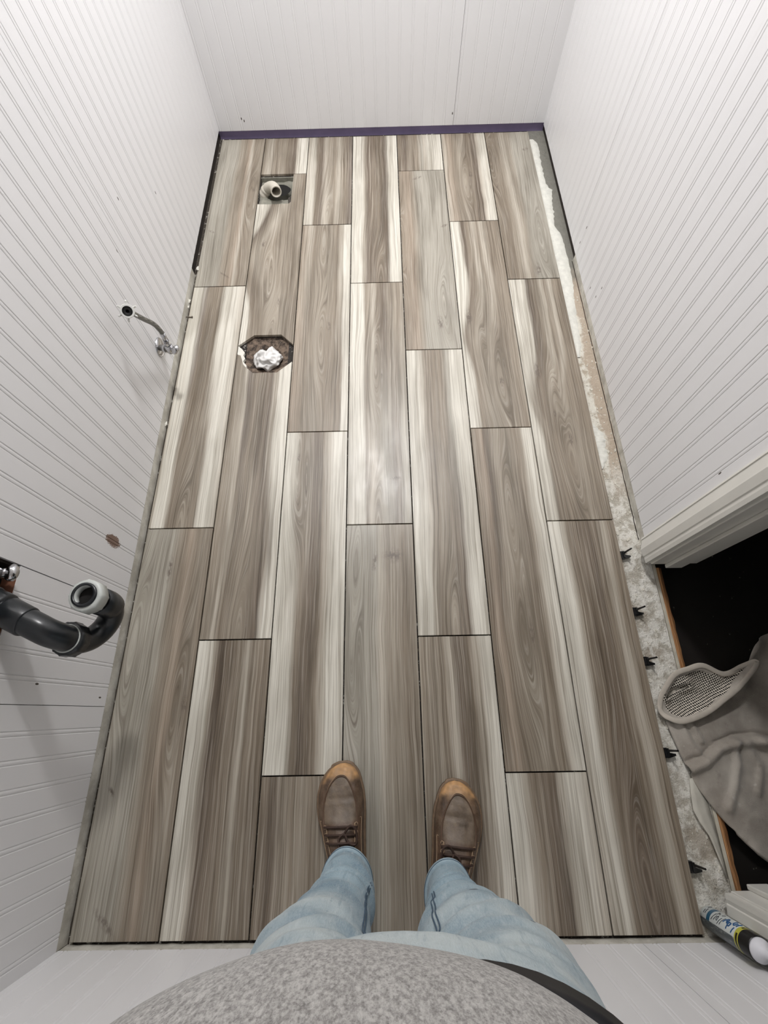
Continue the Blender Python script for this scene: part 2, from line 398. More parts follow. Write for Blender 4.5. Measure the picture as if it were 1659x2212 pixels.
# (column, v start, v end, material arguments)
TILES = [
 (1, V0, 2, dict(top='g0 g.40 m.48 b.60 p.68 l.74 b.80 m1', wob=.08, knots=[(.55, .87, .006, .035, -.9), (.14, .62, .008, .02, -1.0), (.9, .36, .010, .02, 0)], figs=[(.95, .4, .12)], streak=.55)),
 (1, 2, 5, dict(top='l0 c.05 c.17 k.26 b.32 b.55 c.62 c.84 l1', bot='l0 c.06 c.20 b.27 b.40 m.50 b.66 c.76 c.92 l1', wob=.05, figs=[(.58, 1.02, .085)], streak=.8)),
 (1, 5, V8, dict(top='g0 g.42 m.52 b.60 p.70 b.78 m.90 b1', wob=.09, figs=[(.92, .50, .07), (.2, .35, .03)], knots=[(.44, .13, .010, .055, 0), (.36, .96, .012, .05, -.8), (.17, .70, .008, .02, -.6), (.93, .50, .012, .03, 0)], lines=.34, streak=.6)),
 (2, V0, 0, dict(top='b0 l.18 b.26 m.45 b.55 d.70 l.76 c.82 c1', wob=.03, streak=1.0)),
 (2, 0, 3, dict(top='c0 c.16 d.24 m.36 l.46 m.60 b.75 m1', bot='c0 c.10 b.17 b.34 m.5 m.7 b1', wob=.05, sc=[(-.22, .03, .18), (.30, .50, .15), (.10, .62, .15)], figs=[(.66, .92, .08), (.45, .62, .16)], knots=[(.24, .44, .014, .03, 0), (.66, .76, .007, .03, 0)])),
 (2, 3, 6, dict(top='b0 m.14 l.22 k.28 b.4 d.66 l.74 c.82 c1', bot='b0 m.10 l.16 b.24 m.50 d.74 c.86 c1', wob=.06, figs=[(.62, .99, .085)], sc=[(-.09, .72, .15)])),
 (2, 6, V8, dict(top='c0 c.18 l.24 d.30 b.60 l.70 b.76 b1', wob=.04, figs=[(.5, .95, .03)])),
 (3, V0, 1, dict(top='l0 c.12 b.22 d.32 l.42 m.52 b.62 l.70 b.85 k1', wob=.05, figs=[(.58, .56, .12)])),
 (3, 1, 4, dict(top='p0 l.18 b.26 m.42 m.60 b.74 l.80 c.88 c1', bot='p0 b.20 m.4 b.60 b.86 c.90 c1', wob=.05, figs=[(.55, .10, .05), (.60, .62, .06)], knots=[(.62, .55, .010, .03, 0)], lines=.15)),
 (3, 4, 7, dict(top='c0 c.14 b.24 m.38 d.50 b.62 l.72 c.80 c1', bot='c0 c.24 b.34 d.46 b.64 l.70 c.76 c1', wob=.06, figs=[(.34, .03, .10), (.36, .18, .14)], knots=[(.22, .10, .007, .03, 0)])),
 (3, 7, V8, dict(top='b0 d.18 m.28 b.40 m.52 b.62 m.76 b1', wob=.05, figs=[(.55, .9, .03)])),
 (4, V0, 2, dict(top='c0 c.20 l.26 d.34 b.60 d.72 c.80 c1', wob=.06, figs=[(.68, .93, .09)])),
 (4, 2, 5, dict(top='c0 c.22 b.28 m.36 l.42 b.50 d.62 m.8 b.92 l1', bot='c0 c.26 b.31 l.40 m.48 g.62 k.82 g.92 g1', wob=.04, figs=[(.58, .40, .055), (.60, 1.02, .07)], knots=[(.57, .45, .006, .02, 0), (.75, .85, .03, .012, 0)])),
 (4, 5, V8, dict(top='g0 g.42 l.50 m.60 m.74 b.85 m1', wob=.08, figs=[(.20, .42, .055), (.26, .10, .04)], knots=[(.42, .12, .010, .05, .1), (.70, .10, .04, .03, 0)], lines=.38, streak=.6)),
 (5, V0, 0, dict(top='b0 d.15 m.30 b.42 g.54 l.60 c.68 c1', wob=.04)),
 (5, 0, 3, dict(top='b0 p.22 m.30 g.40 g.8 g1', wob=.06, figs=[(.86, .80, .055), (.1, .45, .05)], knots=[(.40, .05, .03, .010, -.5), (.90, .36, .022, .010, -.5), (.66, .88, .015, .045, 0)], lines=.30, streak=.6)),
 (5, 3, 6, dict(top='c0 c.18 l.26 b.32 b.60 g.70 c.78 c1', bot='c0 c.20 l.26 b.34 m.5 d.72 c.82 c1', wob=.05, figs=[(.62, 1.0, .09)])),
 (5, 6, V8, dict(top='b0 m.2 b.34 l.44 d.52 b.70 l.80 c.88 c1', wob=.05, figs=[(.35, .8, .03)])),
 (6, V0, 1, dict(top='l0 p.12 b.25 m.4 b.55 d.74 l.80 c.86 c1', wob=.06, figs=[(.55, .34, .12)], knots=[(.56, .30, .012, .03, 0)])),
 (6, 1, 4, dict(top='c0 c.17 d.23 b.36 l.46 b.54 l.64 b.74 b1', bot='c0 c.12 b.20 m.4 m.6 b1', wob=.04, sc=[(-.05, .35, .1), (.12, .62, .10)], figs=[(.45, .66, .12), (.72, .80, .10)], knots=[(.18, .52, .016, .05, 0), (.62, .82, .012, .03, 0)])),
 (6, 4, 7, dict(top='b0 p.16 d.22 m.34 m.60 b.72 m.80 c.88 c1', bot='b0 p.14 b.24 m.5 b.74 l.82 c.90 c1', wob=.07, figs=[(.58, .30, .05), (.55, .68, .05)], knots=[(.56, .67, .010, .04, 0)], lines=.14)),
 (6, 7, V8, dict(top='c0 c.14 l.22 b.30 d.58 l.66 c.74 c.84 l1', wob=.05, figs=[(.45, .7, .03)])),
 (7, V0, 2, dict(top='b0 b.22 m.30 l.38 m.50 g.60 g1', wob=.08, figs=[(.88, .70, .05), (.15, .2, .06)], knots=[(.62, .88, .015, .05, 0), (.85, .13, .02, .012, -.4), (.08, .38, .008, .02, 0)], lines=.30, streak=.6)),
 (7, 2, 5, dict(top='c0 c.26 d.33 b.48 l.58 b.66 l.76 b.84 b1', bot='c0 c.14 b.22 b.50 m.7 b1', wob=.04, sc=[(.16, .55, .12)], figs=[(.55, .60, .07), (.68, .80, .05)], knots=[(.26, .44, .018, .05, 0), (.42, .62, .007, .02, 0), (.60, .72, .010, .04, 0)])),
 (7, 5, V8, dict(top='c0 c.18 l.24 b.30 d.60 b.70 l.80 b.88 b1', bot='l0 c.16 b.28 d.48 b.70 l.82 b.90 b1', wob=.06, figs=[(.6, .9, .03)])),
]
GAP = .0034
def tile_outline(c, v0, v1):
    x0 = (c-1-3.5)*W+GAP/2; x1 = (c-3.5)*W-GAP/2; y1 = -v0*L3-GAP/2; y0 = -v1*L3+GAP/2
    P = [(x0, y0), (x1, y0), (x1, y1), (x0, y1)]
    if c == 2 and v0 == 0:      # square cut at the top left corner, octagon cut at the bottom
        P = [(x0, y0), (x0, -.968), (-.452, -.921), (-.353, -.921), (x1, -.969), (x1, y1), (-.361, y1), (-.363, -.186), (-.372, -.197), (-.452, -.199), (x0, -.196)]
        P = [(x0, -.968), (-.452, -.921), (-.353, -.921), (x1, -.969), (x1, y1), (-.361, y1), (-.363, -.186), (-.372, -.197), (-.452, -.199), (x0, -.196)]
    if c == 2 and v0 == 3:
        P = [(x0, y0), (x1, y0), (x1, -1.046), (-.357, -1.093), (-.442, -1.093), (-.474, -1.062), (-.481, -1.052), (-.486, -1.035), (x0+.012, -1.012), (x0, -1.009)]
    return P
for i, (c, v0, v1, kw) in enumerate(TILES):
    P = tile_outline(c, v0, v1)
    xc = (c-.5-3.5)*W; yt = -v0*L3
    rz = random.uniform(-.0003, .0003)
    n = len(P)
    vs = [(p[0]-xc, p[1]-yt, 0) for p in P]
    bm = bmesh.new()
    f = bm.faces.new([bm.verts.new(p) for p in vs])
    if f.normal.z < 0 or True: bm.normal_update()
    if f.normal.z < 0: f.normal_flip()
    ext = bmesh.ops.extrude_face_region(bm, geom=[f])
    for g in ext['geom']:
        if isinstance(g, bmesh.types.BMVert): g.co.z -= .0095
    bmesh.ops.recalc_face_normals(bm, faces=bm.faces)
    te = [e for e in bm.edges if all(abs(q.co.z) < 1e-6 for q in e.verts)]
    bmesh.ops.bevel(bm, geom=te, offset=.0007, segments=1, affect='EDGES', profile=.5)
    me = bpy.data.meshes.new('floor_tile'); bm.to_mesh(me); bm.free()
    ul = me.uv_layers.new(name='UVMap')
    for lp in me.loops:
        co = me.vertices[lp.vertex_index].co
        ul.data[lp.index].uv = ((co.x)/.2+.5, -co.y)
    me.materials.append(wood_mat(i, **kw))
    o = bpy.data.objects.new('floor_tile', me); COL.objects.link(o); o.parent = floor
    o.location = (xc, yt, rz)
# grout crumbs and spacer fins in the joints
M_crumb = plain('white_grout_crumb', (224, 221, 210), .9)
M_black = plain('black_plastic', (22, 22, 23), .38, var=.15)

# ------------------------------------------------------------------ walls
PITCH = .0515
def bead_profile(t0, t1, phase):
    """2-D outline (t, depth) of a sheet: double-grooved beads every PITCH, depth 0 = face, negative = into the wall"""
    pts = [(t0, 0)]
    kmin = math.ceil((t0+.004-phase)/PITCH)
    k = kmin
    while True:
        t = phase+k*PITCH
        if t > t1-.004: break
        for dt, dz in ((-.0062, 0), (-.0050, -.0010), (-.0040, -.0012), (-.0028, -.0002), (0, .0002), (.0028, -.0002), (.0040, -.0012), (.0050, -.0010), (.0062, 0)):
            if t0 < t+dt < t1: pts.append((t+dt, dz))
        k += 1
    pts.append((t1, 0)); return pts
def sheet(name, t0, t1, zs, phase, place, mat, parent, th=.008):
    """zs: list of (t0,t1,z0,z1) pieces of one sheet"""
    b = MB()
    for (a, c, z0, z1) in zs:
        pr = bead_profile(a, c, phase); n = len(pr)
        lo = [place(t, d, z0) for t, d in pr] + [place(c, -th, z0), place(a, -th, z0)]
        hi = [place(t, d, z1) for t, d in pr] + [place(c, -th, z1), place(a, -th, z1)]
        b.rings([lo, hi])
    return b.build(name, mat, parent)
PL = lambda t, d, z: (XL+d, t, z)
PR = lambda t, d, z: (XR-d, t, z)
PB = lambda t, d, z: (t, YB-d, z)
PF = lambda t, d, z: (t, YF+d, z)

# left wall: backing with an opening behind the plumbing cut-out
CY0, CY1, CZ0, CZ1 = -2.06, -1.926, .432, .66
b = MB()
XLb = XL-.008
b.box(XLb-.10, XLb, YF-.1, CY0, -.06, ZC); b.box(XLb-.10, XLb, CY1, YB+.1, -.06, ZC)
b.box(XLb-.10, XLb, CY0, CY1, -.06, CZ0); b.box(XLb-.10, XLb, CY0, CY1, CZ1, ZC); b.box(XLb-.10, XLb-.07, CY0, CY1, CZ0, CZ1)
wall_left = structure(b.build('wall_left', M_back), 'white beadboard wall on the left with the plumbing', 'wall')
sheet('wall_panel', 0, 0, [(-.9645, YB, .030, ZC)], -1.7713, PL, M_panelL, wall_left)
sheet('wall_panel', 0, 0, [(-1.9205, -.9658, .030, ZC)], -1.7713, PL, M_panelL, wall_left)
sheet('wall_panel', 0, 0, [(-2.1802, -1.9228, .030, CZ0), (-2.1802, CY0, CZ0, CZ1), (-2.1802, -1.9228, CZ1, ZC)], -1.7713, PL, M_panelL, wall_left)
sheet('wall_panel', 0, 0, [(YF, -2.1815, .030, ZC)], -1.7713, PL, M_panelL, wall_left)
M_cutwood = plain('raw_cut_edge', (128, 84, 62), .8, var=.25, scale=60)
MB().box(XL-.030, XL-.0015, CY0-.001, CY1, CZ0-.012, CZ0+.0008).box(XL-.03, XL-.0015, CY0-.012, CY0+.001, CZ0, CZ1).build('cutout_edge', M_cutwood, wall_left)
MB().box(XLb-.001, XLb+.0005, -1.924, -1.919, .2, CZ1).build('seam_shadow_gap', M_back, wall_left)

# right wall with the door opening
b = MB(); XRb = XR+.008
b.box(XRb, XRb+.10, DOOR0+.02, YB+.1, -.06, ZC); b.box(XRb, XRb+.10, YF-.1, DOOR1-.02, -.06, ZC); b.box(XRb, XRb+.10, DOOR1-.02, DOOR0+.02, 2.06, ZC)
wall_right = structure(b.build('wall_right', M_back), 'white beadboard wall on the right with the doorway', 'wall')
sheet('wall_panel', 0, 0, [(-.5166, YB, .020, ZC)], -1.7131, PR, M_panelR, wall_right)
sheet('wall_panel', 0, 0, [(DOOR0+.03, -.5182, .020, ZC)], -1.7131, PR, M_panelR, wall_right)
sheet('wall_panel', 0, 0, [(DOOR1-.03, DOOR0+.03, 2.10, ZC)], -1.7131, PR, M_panelR, wall_right)
sheet('wall_panel', 0, 0, [(YF, DOOR1-.03, .012, ZC)], -1.7131, PR, M_panelR, wall_right)
# back wall
wall_back = structure(MB().box(XLb-.1, XRb+.1, YB+.018, YB+.12, -.06, ZC).build('wall_back', M_back), 'white beadboard wall at the far end above a purple strip', 'wall')
MB().box(XL-.005, XR+.005, YB+.008, YB+.018, -.012, ZC).build('purple_board', M_purple, wall_back)
sheet('wall_panel', 0, 0, [(XL, .3595, .0268, ZC)], .0093, PB, M_panelB, wall_back)
sheet('wall_panel', 0, 0, [(.3607, XR, .0268, ZC)], .0093, PB, M_panelB, wall_back)
# front wall behind the person
wall_front = structure(MB().box(XLb-.1, XRb+.1, YF-.11, YF-.008, -.06, ZC).build('wall_front', M_back), 'white beadboard wall behind the standing person', 'wall')
sheet('wall_panel', 0, 0, [(XL, -.27, .022, ZC)], .02, PF, M_panel, wall_front)
sheet('wall_panel', 0, 0, [(-.269, .560, .022, ZC)], .02, PF, M_panel, wall_front)
sheet('wall_panel', 0, 0, [(.561, XR, .022, ZC)], .02, PF, M_panel, wall_front)
ceiling = structure(MB().box(XLb-.1, XRb+.1, YF-.1, YB+.1, ZC, ZC+.08).build('ceiling', M_ceil), 'plain white ceiling', 'ceiling')

# exposed strips of old base under the sheets (roughly cut edge)
def strip(name, p0, p1, z0, z1, nrm, th, mat, label):
    p0 = Vector(p0); p1 = Vector(p1); nr = Vector(nrm); N = 120; R = []
    for i in range(N+1):
        p = p0.lerp(p1, i/N); a = mnoise.noise((i*.35, z1*50, p.x*9))*.0016 + mnoise.noise((i*1.3, 3, p.y))*.0009
        q = p + nr*a
        R.append([(q.x, q.y, z0), (q.x, q.y, z1), (q.x-nr.x*th, q.y-nr.y*th, z1), (q.x-nr.x*th, q.y-nr.y*th, z0)])
    return structure(MB().rings(R).build(name, mat), label, 'baseboard')
strip('baseboard_left', (XL-.001, YF, 0), (XL-.001, -.60, 0), -.012, .0295, (1, 0, 0), .006, M_base, 'exposed grey base strip under the left wall panels')
strip('baseboard_right', (XR+.002, DOOR0+.07, 0), (XR+.002, -.565, 0), -.012, .0195, (-1, 0, 0), .005, M_base, 'exposed pale base strip under the right wall panels')
strip('baseboard_front', (XL, YF-.001, 0), (XR, YF-.001, 0), -.012, .0215, (0, 1, 0), .006, M_base, 'exposed pale base strip under the front wall panels')

# door casing, jamb, stop and threshold
def casing(name, yw, sgn, label):
    """yw: wall-side edge; sgn: direction towards the opening"""
    prof = [(0, XR), (.004, XR-.012), (.010, XR-.015), (.0115, XR-.013), (.036, XR-.021), (.040, XR-.0225), (.060, XR-.020), (.062, XR-.0175), (.070, XR-.0185), (.080, XR-.017), (.080, XR+.005), (0, XR+.005)]
    b = MB(); lo = [(x, yw+sgn*t, .026) for t, x in prof]; hi = [(x, yw+sgn*t, 2.144) for t, x in prof]
    b.rings([lo, hi])
    return structure(b.build(name, M_trim), label, 'door casing')
casing('trim_1', DOOR0+.084, -1, 'white moulded door casing between beadboard and dark doorway')
casing('trim_2', DOOR1-.084, 1, 'white moulded door casing beside the caulk tube')
structure(bev(MB().box(XR-.018, XR+.004, DOOR1-.004, DOOR0+.004, 2.064, 2.144).build('trim_4', M_trim), .003), 'white head casing above the doorway', 'door casing')
jb = MB(); X0 = XR-.004
for yj, sg in ((DOOR0, 1), (DOOR1, -1)):
    jb.box(X0, .905, min(yj, yj+sg*.018), max(yj, yj+sg*.018), .026, 2.06)
    jb.box(.815, .862, min(yj, yj-sg*.011), max(yj, yj-sg*.011), .022, 2.05)
jb.box(X0, .905, DOOR1-.018, DOOR0+.018, 2.06, 2.078)
structure(bev(jb.build('door_1', M_trim), .002), 'white door frame with stop strips and no door leaf', 'door frame')
def thresh_wood():
    k = NT('raw_threshold_wood'); v, x, y, z = k.coords()
    n = k.noise(k.xyz(k.mul(x, 300), k.mul(y, 9), k.mul(z, 300)), 1, 4, .6)
    c = k.mix(k.step(n, .32, .68), lin((118, 78, 48)), lin((206, 156, 108)))
    k.bump(n, .5, .002)
    return k.fin(c, .5)
M_thw = thresh_wood()
tb = MB(); N = 60; R = []
for i in range(N+1):
    y = DOOR1-.012+(DOOR0+.0-DOOR1+.012)*i/N; e = .002*mnoise.noise((y*30, 0, 4))
    R.append([(.8065, y, -.06), (.8065, y, SUB+.001), (.8150+e, y, SUB), (.824+e*2, y, -.016), (.828+e, y, -.06)])
tb.rings(R)
structure(tb.build('trim_3', M_thw), 'raw orange wooden edge of the subfloor in the doorway', 'threshold')
MB().box(.7985, .8065, DOOR1-.03, DOOR0+.01, -.06, SUB+.0012).build('plaster_edge', plain('plaster_edge_paint', (198, 192, 176), .85, var=.15, scale=50, bump=.5), floor)
# hallway beyond the door
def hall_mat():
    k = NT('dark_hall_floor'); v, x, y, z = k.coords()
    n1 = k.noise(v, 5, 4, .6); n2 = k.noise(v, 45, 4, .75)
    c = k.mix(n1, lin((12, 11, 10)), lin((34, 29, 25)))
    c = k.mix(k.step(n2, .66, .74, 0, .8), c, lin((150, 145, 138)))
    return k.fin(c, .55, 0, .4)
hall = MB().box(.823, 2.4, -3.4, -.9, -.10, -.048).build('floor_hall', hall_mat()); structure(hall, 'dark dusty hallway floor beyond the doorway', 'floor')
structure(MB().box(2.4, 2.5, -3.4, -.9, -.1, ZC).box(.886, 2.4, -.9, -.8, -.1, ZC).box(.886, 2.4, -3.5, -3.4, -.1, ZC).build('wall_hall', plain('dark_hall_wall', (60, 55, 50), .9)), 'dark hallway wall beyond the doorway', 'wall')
structure(MB().box(.886, 2.5, -3.5, -.8, ZC, ZC+.08).build('ceiling_hall', M_ceil), 'ceiling of the dark hallway', 'ceiling')

# ceiling lamp (source of the room's light, above the frame)
cl = thing('ceiling_light', 'round flush ceiling lamp with opal diffuser', 'ceiling lamp', (lo.location.x, lo.location.y, 0))
b = MB(); n = 36
def circ(r, z): return [(r*math.cos(2*PI*j/n), r*math.sin(2*PI*j/n), z) for j in range(n)]
b.rings([circ(.175, ZC), circ(.175, ZC-.02), circ(.165, ZC-.032), circ(.160, ZC-.032)]).build('lamp_base', plain('lamp_metal', (190, 188, 184), .3, .8), cl, True)
e = NT('opal_diffuser'); e.b.inputs['Emission Color'].default_value = (1, .96, .9, 1); e.b.inputs['Emission Strength'].default_value = 1.5
e.fin((.9, .9, .88, 1), .4)
MB().rings([circ(.158, ZC-.031), circ(.158, ZC-.045), circ(.153, ZC-.055)]).build('diffuser', e.m, cl, True)

# ------------------------------------------------------------------ plumbing on the left wall
M_abs = plain('black_abs_plastic', (34, 37, 40), .28, var=.18, scale=18)
M_wnut = plain('grey_white_nylon', (196, 200, 196), .4, var=.05)
M_chrome = plain('chrome', (200, 200, 202), .16, 1.0, var=.10, scale=30)
tr = thing('drain_trap', 'black plastic sink drain trap with open white nut on left wall', 'drain trap', (-.60, -2.03, .33))
def loc(pts, o): return [Vector(p)-o.location for p in pts]
I_, O_ = Vector((-.562, -1.989, 0)), Vector((-.605, -2.064, 0))
ee = (O_-I_); rad = ee.length/2; ee.normalize(); mid = (I_+O_)/2
RP = .0240
up = [(I_.x, I_.y, z) for z in (.452, .43, .405, .380)]
bend = [tuple(mid + ee*(-rad*math.cos(a)) + Vector((0, 0, .372-rad*1.12*math.sin(a)))) for a in [PI*i/16 for i in range(17)]]
dn = [(O_.x, O_.y, z) for z in (.392, .404)]
pth = loc(up+bend+dn, tr)
b = MB(); b.tube(pth[1:], RP, 24, False)
b.tube(pth[2:5]+pth[5:7], RP+.0035, 24)          # moulded hub under the inlet
ub = b.build('u_bend', M_abs, tr, True)
# hollow inlet end
MB().ring(loc([(I_.x, I_.y, .405)], tr)[0], (0, 0, 1), RP+.001, .0185, .049, 28).build('inlet_sleeve', M_abs, tr, True)
mk('bore_darkness_disc', [Vector((I_.x+.0187*math.cos(2*PI*j/24), I_.y+.0187*math.sin(2*PI*j/24), .436))-tr.location for j in range(24)], [tuple(range(24))], M_pitdark, tr)  # black disc closing the inlet, paints the darkness inside the pipe
ax_in = Vector((.05, -.03, 1))
MB().ring(loc([(I_.x, I_.y, .424)], tr)[0], ax_in, .0315, .0188, .027, 48, 8).build('white_slip_nut', M_wnut, tr, True)
MB().ring(loc([(O_.x, O_.y, .382)], tr)[0], (0, 0, 1), .0325, .020, .026, 48, 12).build('black_slip_nut', M_abs, tr, True)
MB().ring(loc([(O_.x, O_.y, .408)], tr)[0], (0, 0, 1), .0275, .020, .0025, 32).build('washer', M_wnut, tr, True)
arm = spline([(O_.x, O_.y, .402), (O_.x-.001, O_.y+.001, .425), (O_.x-.012, O_.y+.006, .446), (O_.x-.035, O_.y+.018, .457), (-.70, -2.018, .464), (-.80, -1.975, .470)], 8)
MB().tube(loc(arm, tr), .0255, 28).build('trap_arm', M_abs, tr, True)
am = loc(arm, tr)
def along(p0, p1, r, name, mat=M_abs, rr=None):
    a, c = Vector(p0)-tr.location, Vector(p1)-tr.location
    return MB().tube([a, a.lerp(c, .06), a.lerp(c, .5), a.lerp(c, .94), c], lambda t: r*(.965 if t in (0, 1) else 1), 28).build(name, mat, tr, True)
along((-.652, -2.041, .4585), (-.695, -2.020, .463), .0285, 'coupling')
along((-.697, -2.019, .4635), (-.760, -1.992, .468), .0315, 'coupling')
MB().ring(Vector((-.728, -2.006, .466))-tr.location, (-.9, .38, .07), .0335, .02, .008, 36).build('coupling_lip', M_abs, tr, True)

# chrome valve in the cut-out
cv = thing('shutoff_valve', 'chrome shutoff valve in the wall cut-out above the black trap', 'valve', (-.72, -1.948, .47))
MB().tube([(-.045, 0, .0), (-.02, 0, .0), (.012, 0, .0)], .009, 16).build('valve_body', M_chrome, cv, True)
MB().tube([(.0, 0, -.010), (.0, 0, .030)], .0105, 6).build('compression_nut', M_chrome, cv)
b = MB(); R = []
for i in range(9):
    t = i/8; x = .010+.020*t; s_ = (math.sin(PI*(.12+.76*t)))**.5
    R.append([(x, .017*s_*math.cos(2*PI*j/24)*(1+.06*math.cos(10*PI*j/24)), .0105*s_*math.sin(2*PI*j/24)) for j in range(24)])
b.rings(R).build('oval_handle', M_chrome, cv, True)
bpy.context.view_layer.update()
# toilet supply valve + hose
sv = thing('supply_valve', 'chrome toilet supply valve with wall flange near the floor', 'valve', (-.717, -1.083, .126))
def lv(p): return Vector(p)-sv.location
n = 32
def disc(r, x): return [lv((x, -1.083+r*math.cos(2*PI*j/n), .126+r*math.sin(2*PI*j/n))) for j in range(n)]
MB().rings([disc(.031, XL), disc(.031, XL+.002), disc(.027, XL+.006), disc(.017, XL+.009), disc(.011, XL+.010)]).build('wall_flange', M_chrome, sv, True)
M_grip = plain('grey_collar', (112, 110, 106), .5)
va = Vector((-.668, -1.112, .150))
MB().tube([lv((XL+.004, -1.083, .126)), lv((-.697, -1.097, .136)), lv(va)], .0105, 18).build('stub_pipe', M_grip, sv, True)
MB().tube([lv((-.690, -1.102, .139)), lv((-.682, -1.105, .142))], .0135, 18).build('stub_nut', M_chrome, sv)
MB().tube([lv(va-Vector((0, 0, .012))), lv(va+Vector((0, 0, .014)))], .0125, 18).build('valve_body', M_chrome, sv, True)
MB().tube([lv(va+Vector((0, .002, .012))), lv(va+Vector((0, .003, .026)))], .0105, 6).build('compression_nut', M_chrome, sv)
hc = va+Vector((.026, -.016, .012)); hx = Vector((.8, -.5, .2)).normalized(); hy = Vector((.3, .7, .3)).normalized(); hz = hx.cross(hy).normalized(); hy = hz.cross(hx)
R = []
for i in range(9):
    t = i/8; s_ = math.sin(PI*(.10+.80*t))**.5
    R.append([lv(hc+hx*(.020*(t-.5))+hy*(.016*s_*math.cos(2*PI*j/24))+hz*(.010*s_*math.sin(2*PI*j/24))) for j in range(24)])
MB().rings(R).build('oval_handle', M_chrome, sv, True)
MB().tube([lv(va), lv(hc)], .006, 12).build('valve_stem', M_chrome, sv, True)
def braid_mat():
    k = NT('braided_steel'); v, x, y, z = k.coords()
    wv = k.n('ShaderNodeTexWave'); wv.inputs['Scale'].default_value = 160; k.put(wv.inputs['Vector'], v); wv.inputs['Distortion'].default_value = 2
    k.bump(wv.outputs[1], .4, .001)
    return k.fin(k.mix(wv.outputs[1], lin((92, 92, 88)), lin((142, 142, 136))), .45, .4)
hs = thing('supply_hose', 'short grey braided supply hose rising from the toilet valve', 'hose', (-.668, -1.11, .17))
hp = spline([(-.668, -1.109, .170), (-.668, -1.103, .204), (-.664, -1.1215, .262), (-.660, -1.160, .322), (-.657, -1.188, .366), (-.655, -1.204, .392)], 8)
MB().tube([p-hs.location for p in hp], .0068, 14).build('braid', braid_mat(), hs, True)
MB().tube([hp[0]-hs.location-Vector((0, 0, .004)), hp[3]-hs.location], .0098, 6).build('hex_nut', M_chrome, hs)
MB().tube([hp[3]-hs.location, hp[9]-hs.location], .0082, 14).build('ferrule', M_chrome, hs, True)
nc = Vector((-.655, -1.2141, .4041)); nax = (Vector(cam.location)-nc).normalized()
M_wht = plain('white_nylon', (226, 226, 222), .45, var=.03)
b = MB(); b.ring(nc-nax*.012-hs.location, nax, .0180, .0128, .020, 32)
na = nax.orthogonal().normalized(); nb = nax.cross(na)
for q in range(6):
    a = 2*PI*q/6+.5; dr = na*math.cos(a)+nb*math.sin(a)
    b.tube([nc-nax*.008+dr*.0165-hs.location, nc-nax*.002+dr*.026-hs.location], .0026, 6)
b.build('wing_nut', M_wht, hs)
M_rub = plain('black_rubber', (40, 40, 40), .6)
b = MB(); b.ring(nc-nax*.008-hs.location, nax, .0128, .0045, .008, 28)
b.rings([[nc-nax*.009-hs.location+(na*math.cos(2*PI*j/16)+nb*math.sin(2*PI*j/16))*r for j in range(16)] for r in (.006, .001)])
b.build('rubber_cone', M_rub, hs, True)

# ------------------------------------------------------------------ pits in the floor
PI_ = MB(); N = 40; R0 = []; R1 = []; R2 = []
cx, cy = -.402, -1.005
oc = [(HOC[0]-.01, HOC[2]-.02), (HOC[1]+.01, HOC[2]-.02), (HOC[1]+.01, HOC[3]+.02), (HOC[0]-.01, HOC[3]+.02)]
rings = []
for q, (rx, ry, z) in enumerate(((.118, .108, -.013), (.098, .088, -.016), (.086, .076, -.020), (.072, .066, -.024), (.060, .056, -.030), (.050, .048, -.034), (.047, .045, -.09))):
    r = []
    for j in range(48):
        a = 2*PI*j/48; p = (math.copysign(abs(math.cos(a))**.6, math.cos(a)), math.copysign(abs(math.sin(a))**.6, math.sin(a))) if q < 2 else (math.cos(a), math.sin(a))
        nz = mnoise.noise((p[0]*3+q*.4, p[1]*3, q))*(.006 if 0 < q < 6 else .001)
        r.append((cx+p[0]*rx*(1+nz*4 if 0 < q < 6 else 1), cy+p[1]*ry, z+nz))
    rings.append(r)
MB().rings(rings, False).build('flange_crust', M_dirt, floor, True)
MB().rings([[(cx+.049*math.cos(2*PI*j/32), cy+.047*math.sin(2*PI*j/32), z) for j in range(32)] for z in (-.036, -.12)], True).build('drain_opening', M_pitdark, floor)
# chipped white tile body at the octagon's left edge
M_chip = plain('white_tile_body', (228, 226, 216), .8, var=.08, scale=60, bump=.4)
chv = [(-.506, -.969), (-.490, -.985), (-.480, -1.000), (-.484, -1.012), (-.476, -1.026), (-.482, -1.040), (-.468, -1.058), (-.470, -1.080), (-.486, -1.056), (-.492, -1.036), (-.500, -1.012), (-.506, -1.006)]
mk('chipped_edge', [(x, y, -.0015) for x, y in chv]+[(x, y, -.012) for x, y in chv], [tuple(range(12))]+[(i, (i+1) % 12, (i+1) % 12+12, i+12) for i in range(12)], M_chip, floor)
# crumpled bag
bm = bmesh.new(); bmesh.ops.create_icosphere(bm, subdivisions=5, radius=1)
for vv in bm.verts:
    p = vv.co.copy(); q = p*1.5
    rdg = 1-abs(mnoise.noise(q*.75+Vector((3, 1, 2)))*2.2); rd2 = 1-abs(mnoise.noise(q*1.5+Vector((7, 4, 9)))*2)
    s_ = .78+.24*max(0, rdg)+.11*max(0, rd2)
    # a gaping notch at the far side
    ang = math.atan2(p.y, p.x); notch = math.exp(-((ang-1.75)/.28)**2)*max(0, p.z+.35)
    s_ *= 1-.50*min(1, notch)
    vv.co = Vector((p.x*.050*s_, p.y*.048*s_, p.z*.030*s_+.008*max(0, rd2)*max(0, p.z)))
me = bpy.data.meshes.new('plastic_bag'); bm.to_mesh(me); bm.free()
for p in me.polygons: p.use_smooth = True
M_bag = plain('white_plastic_film', (232, 231, 228), .35, var=.03, scale=20)
me.materials.append(M_bag)
bag = bpy.data.objects.new('plastic_bag', me); COL.objects.link(bag); bag.location = (-.398, -1.018, -.018)
